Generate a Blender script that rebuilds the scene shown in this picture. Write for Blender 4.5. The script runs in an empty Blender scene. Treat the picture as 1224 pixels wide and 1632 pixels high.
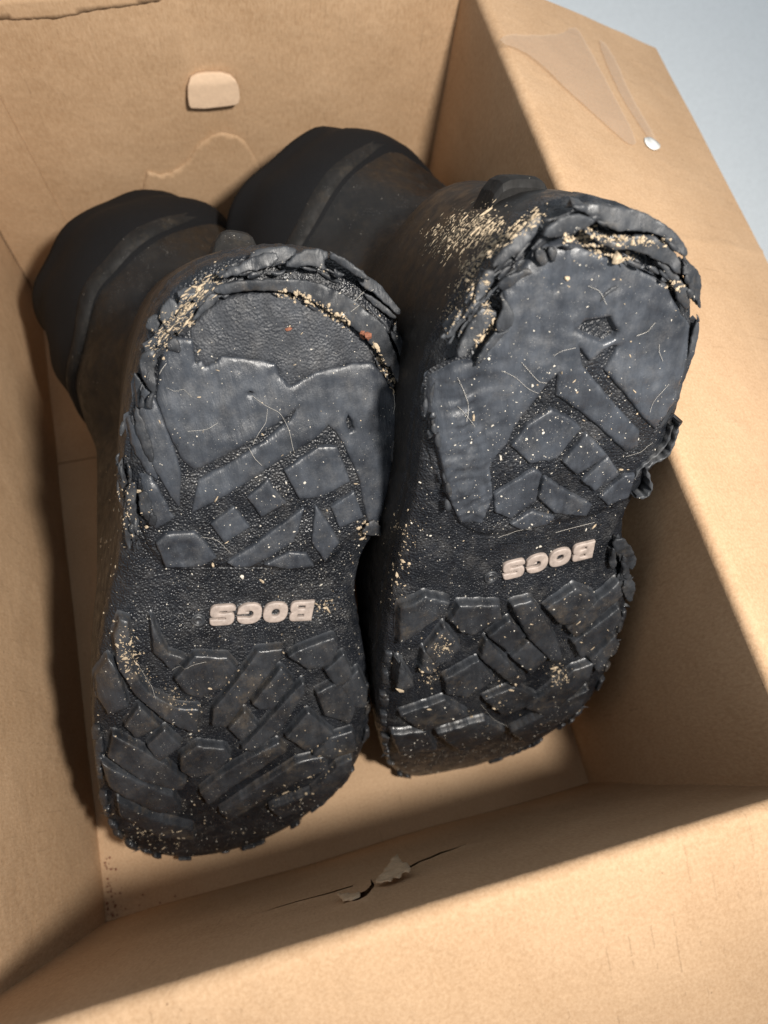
import bpy, bmesh, math, random
import numpy as np
from mathutils import Vector, Matrix, noise
from mathutils.geometry import delaunay_2d_cdt
from mathutils.bvhtree import BVHTree

random.seed(7); rng = np.random.default_rng(7)
scene = bpy.context.scene
COL = scene.collection

# ------------------------------------------------------------------ camera, light, exposure
CAM_R = np.array([[0.96536845, -0.24486510, 0.09002692],
                  [0.19913598, 0.91453474, 0.35209525],
                  [-0.16854858, -0.32197404, 0.93162444]])      # world -> camera
CAM_C = np.array([0.1229781, 0.0426642, 0.4386622])
CAM_F = 1120.54                                                 # focal length in photograph pixels
cam_data = bpy.data.cameras.new('camera')
cam = bpy.data.objects.new('camera', cam_data); COL.objects.link(cam)
M = Matrix.Identity(4)
for i in range(3):
    for j in range(3): M[i][j] = CAM_R[j][i]
    M[i][3] = CAM_C[i]
cam.matrix_world = M
cam_data.sensor_fit = 'VERTICAL'; cam_data.sensor_height = 36.0; cam_data.sensor_width = 27.0
cam_data.lens = CAM_F / 1632 * 36.0
cam_data.clip_start = 0.01; cam_data.clip_end = 100
cam_data.dof.use_dof = True; cam_data.dof.focus_distance = 0.262; cam_data.dof.aperture_fstop = 9.0
scene.camera = cam

world = bpy.data.worlds.new('World'); scene.world = world; world.use_nodes = True
bg = world.node_tree.nodes['Background']
bg.inputs['Color'].default_value = (0.88, 0.94, 1.0, 1); bg.inputs['Strength'].default_value = 0.45

lamp_data = bpy.data.lights.new('key_spot', 'SPOT'); lamp_data.energy = 23; lamp_data.color = (1.0, 0.945, 0.87)
lamp_data.spot_size = math.radians(112); lamp_data.spot_blend = 1.0; lamp_data.shadow_soft_size = 0.026  # unseen key lamp; soft cone shaped to dim flaps and lift far wall
lamp = bpy.data.objects.new('key_spot', lamp_data); COL.objects.link(lamp); lamp.location = (0.31, -0.045, 0.66)
lamp.rotation_euler = (Vector((0.10, 0.36, 0.13)) - lamp.location).to_track_quat('-Z', 'Y').to_euler()

vs = scene.view_settings
vs.view_transform = 'Standard'; vs.look = 'None'; vs.exposure = 0.12; vs.gamma = 1.0; vs.use_curve_mapping = False

# ------------------------------------------------------------------ helpers: objects
def empty(name, loc, label, cat, group=None):
    o = bpy.data.objects.new(name, None); COL.objects.link(o); o.location = loc
    o.empty_display_size = 0.02
    o['label'] = label; o['category'] = cat
    if group: o['group'] = group
    return o

def mesh_obj(name, verts, faces, mat, parent=None, smooth=True, label=None, kind=None):
    me = bpy.data.meshes.new(name)
    me.from_pydata([tuple(map(float, v)) for v in verts], [], [tuple(map(int, f)) for f in faces])
    me.materials.append(mat)
    if smooth: me.polygons.foreach_set('use_smooth', [True] * len(me.polygons))
    me.update()
    o = bpy.data.objects.new(name, me); COL.objects.link(o)
    if parent is not None:
        o.parent = parent
        if parent.type == 'EMPTY': o.matrix_parent_inverse = Matrix.Translation(parent.location).inverted()
    if label: o['label'] = label
    if kind: o['kind'] = kind
    return o

def nz(p, sc, seed=0.0):
    return noise.noise(Vector((p[0] * sc + seed, p[1] * sc - seed * .7, (p[2] if len(p) > 2 else 0) * sc + seed * .3)))

def sstep(a, b, x):
    t = np.clip((np.asarray(x, float) - a) / (b - a), 0, 1); return t * t * (3 - 2 * t)

def project(X):
    c = (np.atleast_2d(X) - CAM_C) @ CAM_R.T
    return np.stack([612 + CAM_F * c[:, 0] / -c[:, 2], 816 - CAM_F * c[:, 1] / -c[:, 2]], 1)

def on_plane(px, axis, val):
    """where the sight line of a measured photograph point meets a real surface (axis = val)"""
    out = []
    for x, y in px:
        d = CAM_R.T @ np.array([(x - 612) / CAM_F, -(y - 816) / CAM_F, -1.0])
        t = (val - CAM_C[axis]) / d[axis]; out.append(CAM_C + t * d)
    return np.array(out)

# ------------------------------------------------------------------ helpers: materials
def new_mat(name):
    m = bpy.data.materials.new(name); m.use_nodes = True
    nt = m.node_tree; b = nt.nodes['Principled BSDF']
    tc = nt.nodes.new('ShaderNodeTexCoord')
    return m, nt, b, tc
def N(nt, t, **kw):
    n = nt.nodes.new(t)
    for k, v in kw.items(): setattr(n, k, v)
    return n
def noise_n(nt, vec, scale, detail=4, rough=.55):
    n = N(nt, 'ShaderNodeTexNoise'); n.inputs['Scale'].default_value = scale
    n.inputs['Detail'].default_value = detail; n.inputs['Roughness'].default_value = rough
    nt.links.new(vec, n.inputs['Vector']); return n.outputs['Fac']
def ramp(nt, fac, stops):
    r = N(nt, 'ShaderNodeValToRGB'); e = r.color_ramp.elements
    e[0].position, e[0].color = stops[0][0], (*stops[0][1], 1) if len(stops[0][1]) == 3 else stops[0][1]
    e[1].position, e[1].color = stops[-1][0], (*stops[-1][1], 1)
    for p, c in stops[1:-1]:
        x = e.new(p); x.color = (*c, 1)
    nt.links.new(fac, r.inputs['Fac']); return r.outputs['Color']
def mixc(nt, fac, a, b, mode='MIX'):
    n = N(nt, 'ShaderNodeMix', data_type='RGBA', blend_type=mode)
    if hasattr(fac, 'is_linked'): nt.links.new(fac, n.inputs[0])
    else: n.inputs[0].default_value = fac
    for s, v in ((6, a), (7, b)):
        if hasattr(v, 'is_linked'): nt.links.new(v, n.inputs[s])
        else: n.inputs[s].default_value = (*v, 1)
    return n.outputs[2]
def math_n(nt, op, a, b=None, clamp=False):
    n = N(nt, 'ShaderNodeMath', operation=op, use_clamp=clamp)
    for s, v in ((0, a), (1, b)):
        if v is None: continue
        if hasattr(v, 'is_linked'): nt.links.new(v, n.inputs[s])
        else: n.inputs[s].default_value = v
    return n.outputs[0]
def bump(nt, h, strength, dist, prev=None):
    n = N(nt, 'ShaderNodeBump'); n.inputs['Strength'].default_value = strength; n.inputs['Distance'].default_value = dist
    nt.links.new(h, n.inputs['Height'])
    if prev is not None: nt.links.new(prev, n.inputs['Normal'])
    return n.outputs['Normal']
def mapped(nt, tc, scale):
    m = N(nt, 'ShaderNodeMapping'); m.inputs['Scale'].default_value = scale
    nt.links.new(tc.outputs['Object'], m.inputs['Vector']); return m.outputs['Vector']

def cardboard(name, axis, tint=(1, 1, 1)):
    m, nt, b, tc = new_mat(name)
    v = tc.outputs['Object']
    fib = noise_n(nt, mapped(nt, tc, (1, 1, .35) if axis != 'F' else (1, .35, 1)), 900, 3, .7)
    mott = noise_n(nt, v, 26, 5, .6)
    c1 = ramp(nt, mott, [(.25, (.415 * tint[0], .262 * tint[1], .147 * tint[2])), (.75, (.515 * tint[0], .343 * tint[1], .207 * tint[2]))])
    c2 = mixc(nt, .30, c1, ramp(nt, fib, [(.3, (.30, .17, .08)), (.7, (.66, .47, .30))]))
    # small dark flecks of bark in the paper
    fl = N(nt, 'ShaderNodeTexVoronoi'); fl.inputs['Scale'].default_value = 150; nt.links.new(v, fl.inputs['Vector'])
    fm = math_n(nt, 'LESS_THAN', fl.outputs['Distance'], .055)
    fsel = math_n(nt, 'GREATER_THAN', noise_n(nt, v, 60, 2), .56)
    c3 = mixc(nt, math_n(nt, 'MULTIPLY', math_n(nt, 'MULTIPLY', fm, fsel), .55), c2, (.16, .09, .045))
    # flute lines : faint crushed lines, broken up by noise
    w = N(nt, 'ShaderNodeTexWave', wave_type='BANDS', bands_direction='X' if axis == 'X' else 'Y', wave_profile='SIN')
    w.inputs['Scale'].default_value = 2 * math.pi / .0078 / 20
    w.inputs['Distortion'].default_value = .35; w.inputs['Detail'].default_value = 1; w.inputs['Detail Scale'].default_value = 30
    nt.links.new(v, w.inputs['Vector'])
    ln = math_n(nt, 'GREATER_THAN', w.outputs['Fac'], .985)
    br = math_n(nt, 'GREATER_THAN', noise_n(nt, mapped(nt, tc, (1, 1, 1)), 75, 4, .75), .56)
    crk = math_n(nt, 'MULTIPLY', ln, br)
    c4 = mixc(nt, math_n(nt, 'MULTIPLY', math_n(nt, 'MULTIPLY', crk, ramp(nt, noise_n(nt, v, 9, 2), [(.42, (.25, .25, .25)), (.6, (1, 1, 1))])), .30), c3, (.17, .10, .05))
    nt.links.new(c4, b.inputs['Base Color'])
    b.inputs['Roughness'].default_value = .78; b.inputs['Specular IOR Level'].default_value = .3
    n1 = bump(nt, w.outputs['Fac'], .07, .0005)
    n2 = bump(nt, fib, .35, .0004, n1)
    wr = noise_n(nt, mapped(nt, tc, (1, 1, .5)), 14, 3, .5)
    n3 = bump(nt, mott, .5, .003, n2); n3 = bump(nt, wr, .35, .008, n3)
    nt.links.new(n3, b.inputs['Normal'])
    return m

def rubber(name, lo, hi, rough, pebble=0., scratch=0., dust=.25, dustc=(.16, .155, .15), spec=.45, tan=0., edge=0.):
    m, nt, b, tc = new_mat(name); v = tc.outputs['Object']
    big = noise_n(nt, v, 42, 6, .62); fine = noise_n(nt, v, 1500, 3, .7)
    c = ramp(nt, big, [(.3, lo), (.70, hi)])
    stk = noise_n(nt, mapped(nt, tc, (1, .14, .3)), 260, 4, .7)
    c = mixc(nt, .8, c, ramp(nt, stk, [(.3, (.55, .55, .56)), (.7, (1.25, 1.25, 1.24))]), 'MULTIPLY')
    dm = math_n(nt, 'MULTIPLY', ramp(nt, noise_n(nt, v, 110, 8, .72), [(.5, (0, 0, 0)), (.72, (1, 1, 1))]), dust)
    dm2 = math_n(nt, 'MULTIPLY', dm, ramp(nt, fine, [(.35, (.15, .15, .15)), (.65, (1, 1, 1))]))
    c = mixc(nt, dm2, c, dustc)
    # pin-prick pale grit
    g = N(nt, 'ShaderNodeTexVoronoi'); g.inputs['Scale'].default_value = 420; nt.links.new(v, g.inputs['Vector'])
    gm = math_n(nt, 'MULTIPLY', math_n(nt, 'LESS_THAN', g.outputs['Distance'], .10), math_n(nt, 'GREATER_THAN', noise_n(nt, v, 170, 2), .60))
    c = mixc(nt, math_n(nt, 'MULTIPLY', gm, .55), c, (.45, .41, .35))
    g2 = N(nt, 'ShaderNodeTexVoronoi'); g2.inputs['Scale'].default_value = 1150; nt.links.new(v, g2.inputs['Vector'])
    gm2 = math_n(nt, 'MULTIPLY', math_n(nt, 'LESS_THAN', g2.outputs['Distance'], .16), math_n(nt, 'GREATER_THAN', noise_n(nt, v, 90, 4, .7), .56))
    c = mixc(nt, math_n(nt, 'MULTIPLY', gm2, .40), c, (.30, .29, .28))
    if edge:                                                      # rubbed corners show paler
        ge = N(nt, 'ShaderNodeNewGeometry'); pe = ramp(nt, ge.outputs['Pointiness'], [(.53, (0, 0, 0)), (.62, (1, 1, 1))])
        pe2 = math_n(nt, 'MULTIPLY', pe, ramp(nt, noise_n(nt, v, 240, 5, .7), [(.4, (.1, .1, .1)), (.65, (1, 1, 1))]))
        c = mixc(nt, math_n(nt, 'MULTIPLY', pe2, edge), c, (.17, .175, .18))
    if tan:
        tm = ramp(nt, noise_n(nt, mapped(nt, tc, (1, 1, 1)), 65, 7, .78), [(.54, (0, 0, 0)), (.70, (1, 1, 1))])
        c = mixc(nt, math_n(nt, 'MULTIPLY', tm, tan), c, (.30, .22, .13))
    nt.links.new(c, b.inputs['Base Color'])
    rr = N(nt, 'ShaderNodeMapRange'); nt.links.new(noise_n(nt, v, 190, 5), rr.inputs[0])
    rr.inputs[1].default_value = .3; rr.inputs[2].default_value = .7; rr.inputs[3].default_value = rough - .17; rr.inputs[4].default_value = rough + .17
    nt.links.new(rr.outputs[0], b.inputs['Roughness']); b.inputs['Specular IOR Level'].default_value = spec
    nrm = bump(nt, fine, .25, .0003)
    nrm = bump(nt, noise_n(nt, v, 130, 5, .6), .22, .0008, nrm)
    if pebble:
        p = N(nt, 'ShaderNodeTexVoronoi', feature='SMOOTH_F1'); p.inputs['Scale'].default_value = 1250
        nt.links.new(v, p.inputs['Vector']); nrm = bump(nt, p.outputs['Distance'], pebble, .0006, nrm)
    if scratch:
        s = noise_n(nt, mapped(nt, tc, (1, .12, .3)), 520, 3, .7); nrm = bump(nt, s, scratch, .0007, nrm)
    nt.links.new(nrm, b.inputs['Normal'])
    return m

def plain(name, col, rough, spec=.4, var=.15, sc=300, bmp=.2):
    m, nt, b, tc = new_mat(name); v = tc.outputs['Object']
    f = noise_n(nt, v, sc, 5, .65)
    nt.links.new(ramp(nt, f, [(.25, tuple(max(0, x * (1 - var)) for x in col)), (.75, tuple(min(1, x * (1 + var)) for x in col))]), b.inputs['Base Color'])
    b.inputs['Roughness'].default_value = rough; b.inputs['Specular IOR Level'].default_value = spec
    if bmp: nt.links.new(bump(nt, f, bmp, .0005), b.inputs['Normal'])
    return m

M_CARD_X = cardboard('cardboard_flutes_x', 'X'); M_CARD_Y = cardboard('cardboard_flutes_y', 'Y')
M_CARD_F = cardboard('cardboard_floor', 'X', (1.0, 1.02, 1.05))
M_CARD_TAB = plain('cardboard_pale', (.62, .45, .31), .8, .3, .08, 500)
M_CARD_TORN = plain('torn_liner', (.52, .39, .26), .9, .2, .2, 700, .5)
M_WHITE = plain('white_glue', (.75, .75, .72), .6)
M_RUB = rubber('worn_rubber', (.017, .0198, .0258), (.056, .0635, .077), .41, spec=.58, scratch=.40, dust=.42, edge=.5)
M_FORE = rubber('forefoot_rubber', (.011, .0124, .0155), (.038, .042, .049), .37, spec=.62, scratch=.35, dust=.34, dustc=(.15, .125, .095), tan=.16, edge=.4)  # heel rubber toned darker: toe shade put into the colour, with brown dirt
M_SOLE = rubber('grained_sole_rubber', (.0055, .0066, .009), (.014, .0162, .021), .40, pebble=.95, dust=.40)
M_FOAM = rubber('exposed_midsole', (.020, .0225, .028), (.040, .044, .052), .62, pebble=.7, dust=.45)
M_SIDE = rubber('upper_rubber', (.0055, .0052, .005), (.012, .011, .0105), .50, dust=.10, dustc=(.13, .10, .07), tan=.04)
M_UP = rubber('shaft_rubber', (.009, .0088, .0088), (.020, .0188, .018), .74, spec=.25, dust=.12, dustc=(.12, .09, .065), tan=.08)
M_NEO = plain('neoprene', (.0060, .0060, .0068), .85, .22, .3, 900, .35)
M_FLAKE = rubber('torn_rubber', (.011, .0124, .0155), (.046, .0505, .058), .52, tan=.12, spec=.42, scratch=.45, dust=.40, edge=.6)
M_LOGO = plain('logo_rubber', (.34, .28, .245), .5, .45, .32, 330, .25)
M_DIRT = plain('dry_dirt', (.40, .32, .225), .95, .1, .55, 700, .3)
M_GRIT = plain('pale_grit', (.55, .51, .44), .9, .1, .4, 700, .2)
M_LINT = plain('lint', (.58, .55, .50), .8, .2, .1, 500, 0)
M_RED = plain('red_brown_scrap', (.22, .09, .055), .8, .2, .3, 900, .3)
M_GRND = plain('white_floor', (.80, .84, .86), .55, .4, .09, 420, .3)

# clear tape: thin glossy film
def tape_mat():
    m, nt, b, tc = new_mat('clear_tape')
    b.inputs['Base Color'].default_value = (.62, .47, .35, 1); b.inputs['Roughness'].default_value = .16
    b.inputs['Alpha'].default_value = .28
    nt.links.new(bump(nt, noise_n(nt, tc.outputs['Object'], 70, 3), .25, .001), b.inputs['Normal'])
    return m
M_TAPE = tape_mat()

# ------------------------------------------------------------------ helpers: 2D sheets (all lengths in millimetres)
def seg_dist(P, poly):
    ax, ay = poly[:, 0].astype(np.float32), poly[:, 1].astype(np.float32); nx = np.roll(poly, -1, 0) - poly
    dx, dy = nx[:, 0].astype(np.float32), nx[:, 1].astype(np.float32); L = 1 / (dx * dx + dy * dy + 1e-9); out = np.empty(len(P))
    for k in range(0, len(P), 128):
        qx = P[k:k + 128, 0, None].astype(np.float32) - ax; qy = P[k:k + 128, 1, None].astype(np.float32) - ay
        t = np.clip((qx * dx + qy * dy) * L, 0, 1); qx -= t * dx; qy -= t * dy
        out[k:k + 128] = np.sqrt((qx * qx + qy * qy).min(1))
    return out
def inside(P, poly):
    x0, y0 = poly[:, 0], poly[:, 1]; x1, y1 = np.roll(x0, -1), np.roll(y0, -1); keep = y0 != y1
    x0, y0, x1, y1 = x0[keep], y0[keep], x1[keep], y1[keep]; m = (x1 - x0) / (y1 - y0); c = np.zeros(len(P), bool)
    for k in range(0, len(P), 128):
        x = P[k:k + 128, 0, None]; y = P[k:k + 128, 1, None]
        c[k:k + 128] = (((y0 > y) != (y1 > y)) & (x < m * (y - y0) + x0)).sum(1) % 2 == 1
    return c
def resample(poly, step, ragged=0., seed=0., smooth=0):
    poly = np.asarray(poly, float)
    if smooth:
        for _ in range(smooth):
            nx = np.roll(poly, -1, 0); poly = np.stack([poly * .75 + nx * .25, poly * .25 + nx * .75], 1).reshape(-1, 2)
    out = []
    for a, b in zip(poly, np.roll(poly, -1, 0)):
        n = max(1, int(round(np.linalg.norm(b - a) / step)))
        for i in range(n): out.append(a + (b - a) * i / n)
    out = np.array(out)
    if ragged:
        for p in out:
            q = p.copy()
            p[0] += ragged * (nz(q, .35, seed) + .6 * nz(q, .9, seed + 5)); p[1] += ragged * (nz(q, .35, seed + 11) + .6 * nz(q, .9, seed + 17))
    return out

def sheet(poly, spacing, holes=(), inset=.6):
    """triangulated sheet; returns 2D points, faces, oriented boundary edges, distance of each point from the rim"""
    loops = [np.asarray(poly)] + [np.asarray(h) for h in holes]
    lo, hi = loops[0].min(0), loops[0].max(0)
    xs = np.arange(lo[0], hi[0], spacing); ys = np.arange(lo[1], hi[1], spacing * .87)
    G = np.array([(x + (spacing / 2 if j % 2 else 0), y) for j, y in enumerate(ys) for x in xs]) if len(xs) * len(ys) else np.zeros((0, 2))
    ring = []
    if inset:
        for L in loops:
            d = np.roll(L, -1, 0) - np.roll(L, 1, 0); n = np.stack([-d[:, 1], d[:, 0]], 1); n /= np.linalg.norm(n, axis=1)[:, None] + 1e-9
            ring += [L + n * inset, L - n * inset]
    C = np.concatenate([G] + ring) if ring else G
    kind = np.concatenate([np.zeros(len(G)), np.ones(len(C) - len(G))])
    if len(C):
        ok = inside(C, loops[0])
        for h in loops[1:]: ok &= ~inside(C, h)
        C = C[ok]; kind = kind[ok]
        dd = np.min([seg_dist(C, L) for L in loops], 0)
        ok = dd > np.where(kind == 1, inset * .8, max(inset * 1.5, spacing * .45))
        C = C[ok]
    co = [Vector(p) for p in np.concatenate(loops)]; ed = []; k = 0
    for L in loops:
        n = len(L); ed += [(k + i, k + (i + 1) % n) for i in range(n)]; k += n
    co += [Vector(p) for p in C]
    r = delaunay_2d_cdt(co, ed, [], 1, 1e-4)
    V = np.array([tuple(v) for v in r[0]]); Fc = []
    for f in r[2]:
        f = list(f); a = 0
        for i in range(len(f)):
            x0, y0 = V[f[i]]; x1, y1 = V[f[(i + 1) % len(f)]]; a += x0 * y1 - x1 * y0
        Fc.append(f if a > 0 else f[::-1])
    if holes:
        ce = np.array([V[f].mean(0) for f in Fc]); bad = np.zeros(len(Fc), bool)
        for h in loops[1:]: bad |= inside(ce, h)
        Fc = [f for f, k in zip(Fc, bad) if not k]
    cnt = {}
    for f in Fc:
        for i in range(len(f)): cnt[(f[i], f[(i + 1) % len(f)])] = 1
    B = [e for e in cnt if (e[1], e[0]) not in cnt]
    D = np.min([seg_dist(V, L) for L in loops], 0)
    return V, Fc, B, D

def skirt(V, H, Fc, B, rings):
    """add side walls below the rim: rings = [(outset, height function or drop)]; returns V2, H2, faces"""
    nrm = {}
    for a, b in B:
        d = V[b] - V[a]; n = np.array([d[1], -d[0]]) / (np.linalg.norm(d) + 1e-9)
        for k in (a, b): nrm[k] = nrm.get(k, np.zeros(2)) + n
    ids = list(nrm); idx = {k: i for i, k in enumerate(ids)}
    NN = np.array([nrm[k] / (np.linalg.norm(nrm[k]) + 1e-9) for k in ids]); P0 = V[ids]; H0 = H[ids]
    Vs, Hs, F2 = [V], [H], [list(f) for f in Fc]; prev = {k: k for k in ids}; n0 = len(V)
    for out, drop in rings:
        Vs.append(P0 + NN * out); Hs.append(H0 - drop if np.isscalar(drop) else drop(P0, H0))
        cur = {k: n0 + idx[k] for k in ids}
        for a, b in B: F2.append([prev[b], prev[a], cur[a], cur[b]])
        prev = cur; n0 += len(ids)
    return np.concatenate(Vs), np.concatenate(Hs), F2

# ------------------------------------------------------------------ the ground the box stands on
g = mesh_obj('ground', [(-40, -40, -.008), (40, -40, -.008), (40, 40, -.008), (-40, 40, -.008)], [(0, 1, 2, 3)], M_GRND, smooth=False)
g['kind'] = 'structure'

# ------------------------------------------------------------------ cardboard box
W, D, H, TH = .28, .4036, .2051, .0035
box = empty('cardboard_box', (W / 2, D / 2, -.0075), 'open brown corrugated cardboard box holding the two boots, flaps folded outward', 'box')

def panel(name, fn, nu, nv, mat, out, th=TH, label=None):
    """thick sheet: fn(u,v) gives the inner face, out(u,v) the unit direction to the outer face"""
    us = np.linspace(0, 1, nu); vv = np.linspace(0, 1, nv); V = []; Fc = []
    for k in (0, 1):
        for u in us:
            for v in vv:
                p = np.array(fn(u, v), float); V.append(p + (np.array(out(u, v)) * th if k else 0))
    def I(k, i, j): return k * nu * nv + i * nv + j
    for i in range(nu - 1):
        for j in range(nv - 1):
            Fc.append((I(0, i, j), I(0, i + 1, j), I(0, i + 1, j + 1), I(0, i, j + 1)))
            Fc.append((I(1, i, j), I(1, i, j + 1), I(1, i + 1, j + 1), I(1, i + 1, j)))
    for i in range(nu - 1):
        Fc.append((I(0, i, 0), I(1, i, 0), I(1, i + 1, 0), I(0, i + 1, 0))); Fc.append((I(0, i, nv - 1), I(0, i + 1, nv - 1), I(1, i + 1, nv - 1), I(1, i, nv - 1)))
    for j in range(nv - 1):
        Fc.append((I(0, 0, j), I(0, 0, j + 1), I(1, 0, j + 1), I(1, 0, j))); Fc.append((I(0, nu - 1, j), I(1, nu - 1, j), I(1, nu - 1, j + 1), I(0, nu - 1, j + 1)))
    o = mesh_obj(name, V, Fc, mat, box, True, label)
    sm = o.modifiers.new('sharp', 'EDGE_SPLIT'); sm.split_angle = math.radians(50)
    return o

RZ = .004
def bow(a, b, amp, sd):   # gentle unevenness of a panel face
    return amp * (math.sin(math.pi * a) * math.sin(math.pi * b)) + .0011 * (1 - min(1, abs(b)) ** 8) * noise.noise(Vector((a * 4 + sd, b * 3, sd)))
def wall_fn(side, sd, amp):
    def f(u, v):
        z = -.003 + v * (H - RZ + .003); k = bow(u, v, amp, sd); yl = -.003 + u * (D + .006)
        if side == 'f':                                           # pressed-in crease running down the far wall through the tab
            xc = CREASE[0] + (CREASE[1] - CREASE[0]) * (v - .35) / .6; k += .0011 * float(sstep(xc - .006, xc + .006, u)) * float(sstep(.3, .5, v)) * (1 - float(sstep(xc + .02, xc + .5, u)))
        return {'l': (-k, yl, z), 'r': (W + k, D - yl, z), 'f': (u * W, D + k, z), 'n': ((1 - u) * W, -k, z)}[side]
    return f
_cr = on_plane([(303, 100), (345, 200)], 1, D); CREASE = (_cr[1][0] / W, _cr[0][0] / W)
OUT = {'l': (-1, 0, 0), 'r': (1, 0, 0), 'f': (0, 1, 0), 'n': (0, -1, 0)}
panel('wall_panel', wall_fn('l', 1., .001), 40, 22, M_CARD_Y, lambda u, v: OUT['l'])
panel('wall_panel', wall_fn('r', 2., .001), 40, 22, M_CARD_Y, lambda u, v: OUT['r'])
panel('wall_panel', wall_fn('f', 3., .001), 120, 30, M_CARD_X, lambda u, v: OUT['f'])

# near wall : its inner liner is slit and torn
def near_px(px): 
    p = on_plane([(x, y + 148) for x, y in px], 1, 0.0); return np.stack([p[:, 0], p[:, 2]], 1) * 1000
slits = [near_px([(413, 1307), (440, 1297), (470, 1287), (500, 1279), (522, 1273), (562, 1261), (563, 1263), (540, 1270), (522, 1275.5), (500, 1280.5), (470, 1288.5), (440, 1298)]),
         near_px([(650, 1231), (668, 1221), (685, 1215), (700, 1208), (720, 1203), (746, 1194), (720, 1204.5), (702, 1210), (687, 1217), (669, 1223.5), (653, 1234)]),
         near_px([(556, 1287), (570, 1279), (583, 1274), (592, 1262), (590, 1250), (597, 1262), (596, 1268), (586, 1283), (574, 1290), (563, 1293)])]
slits = [np.stack([q_[:, 0], np.interp(q_[:, 0], [q_[:, 0].min(), q_[:, 0].max()], [0, 0]) + q_[:, 1]], 1) for q_ in slits]
slits = [resample(s, 1.2, .18, 3.) for s in slits]
slits = [s if (np.sum(s[:, 0] * np.roll(s[:, 1], -1) - s[:, 1] * np.roll(s[:, 0], -1))) < 0 else s[::-1] for s in slits]
ol = resample([(-3, -3), (W * 1000 + 3, -3), (W * 1000 + 3, (H - RZ) * 1000), (-3, (H - RZ) * 1000)], 6)
V2, F2, B2, D2 = sheet(ol, 6, slits, 0)
dsl = np.min([seg_dist(V2, s) for s in slits], 0)
lift = .9 * np.exp(-dsl / 3.)                                     # lips of the tear stand slightly proud
yy = np.array([-bow(1 - p[0] / 280, p[1] / 201, .001, 4.) for p in V2]) + lift / 1000
Vn = [(p[0] / 1000, y, p[1] / 1000) for p, y in zip(V2, yy)]
near_wall = mesh_obj('wall_panel', Vn, [f[::-1] for f in F2], M_CARD_X, box, True, 'near box wall with a torn slit in its inner liner')
panel('wall_liner', lambda u, v: ((1 - u) * W, -.003, v * (H - RZ)), 2, 2, M_CARD_X, lambda u, v: OUT['n'], .0012)

def torn(px, lift_fn, name):
    q0 = near_px(px); q0 = q0.mean(0) + (q0 - q0.mean(0)) * .82; P = resample(q0, 1.0, .5, 2.); P = P if np.sum(P[:, 0] * np.roll(P[:, 1], -1) - P[:, 1] * np.roll(P[:, 0], -1)) > 0 else P[::-1]
    V, Fc, B, Dd = sheet(P, 1.6, (), 0)
    Hh = np.array([lift_fn(p, i) for i, p in enumerate(V)])
    V, Hh, Fc = skirt(V, Hh, Fc, B, [(0, .5)])
    mesh_obj(name, [(p[0] / 1000, h / 1000, p[1] / 1000) for p, h in zip(V, Hh)], Fc, M_CARD_TORN, near_wall, True)
c0 = near_px([(640, 1262)])[0]
torn([(592, 1271), (602, 1262), (614, 1249), (620, 1243), (629, 1234), (638, 1229), (645, 1236), (656, 1240), (663, 1244), (660, 1250), (648, 1252), (640, 1260), (628, 1261), (622, 1268), (606, 1270)],
     lambda p, i: 1.5 + .07 * max(0, np.linalg.norm(p - c0)) + .8 * nz(p, .25, 1.), 'torn_paper')
torn([(534, 1283), (548, 1281), (562, 1284), (577, 1279), (578, 1288), (566, 1293), (546, 1296)], lambda p, i: 1.7 + .5 * nz(p, .3, 4.), 'torn_paper')

# floor flaps meeting in a seam
ys = on_plane([(125, 733)], 2, 0)[0][1]
panel('floor_flap', lambda u, v: (-.003 + u * (W + .006), -.003 + v * (ys + .0024), .0006 * noise.noise(Vector((u * 5, v * 4, 2)))), 30, 30, M_CARD_F, lambda u, v: (0, 0, -1))
panel('floor_flap', lambda u, v: (-.003 + u * (W + .006), ys + .0006 + v * (D - ys + .0024), -.0008 + .0005 * noise.noise(Vector((u * 5, v * 4, 9)))), 30, 16, M_CARD_F, lambda u, v: (0, 0, -1))

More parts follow.
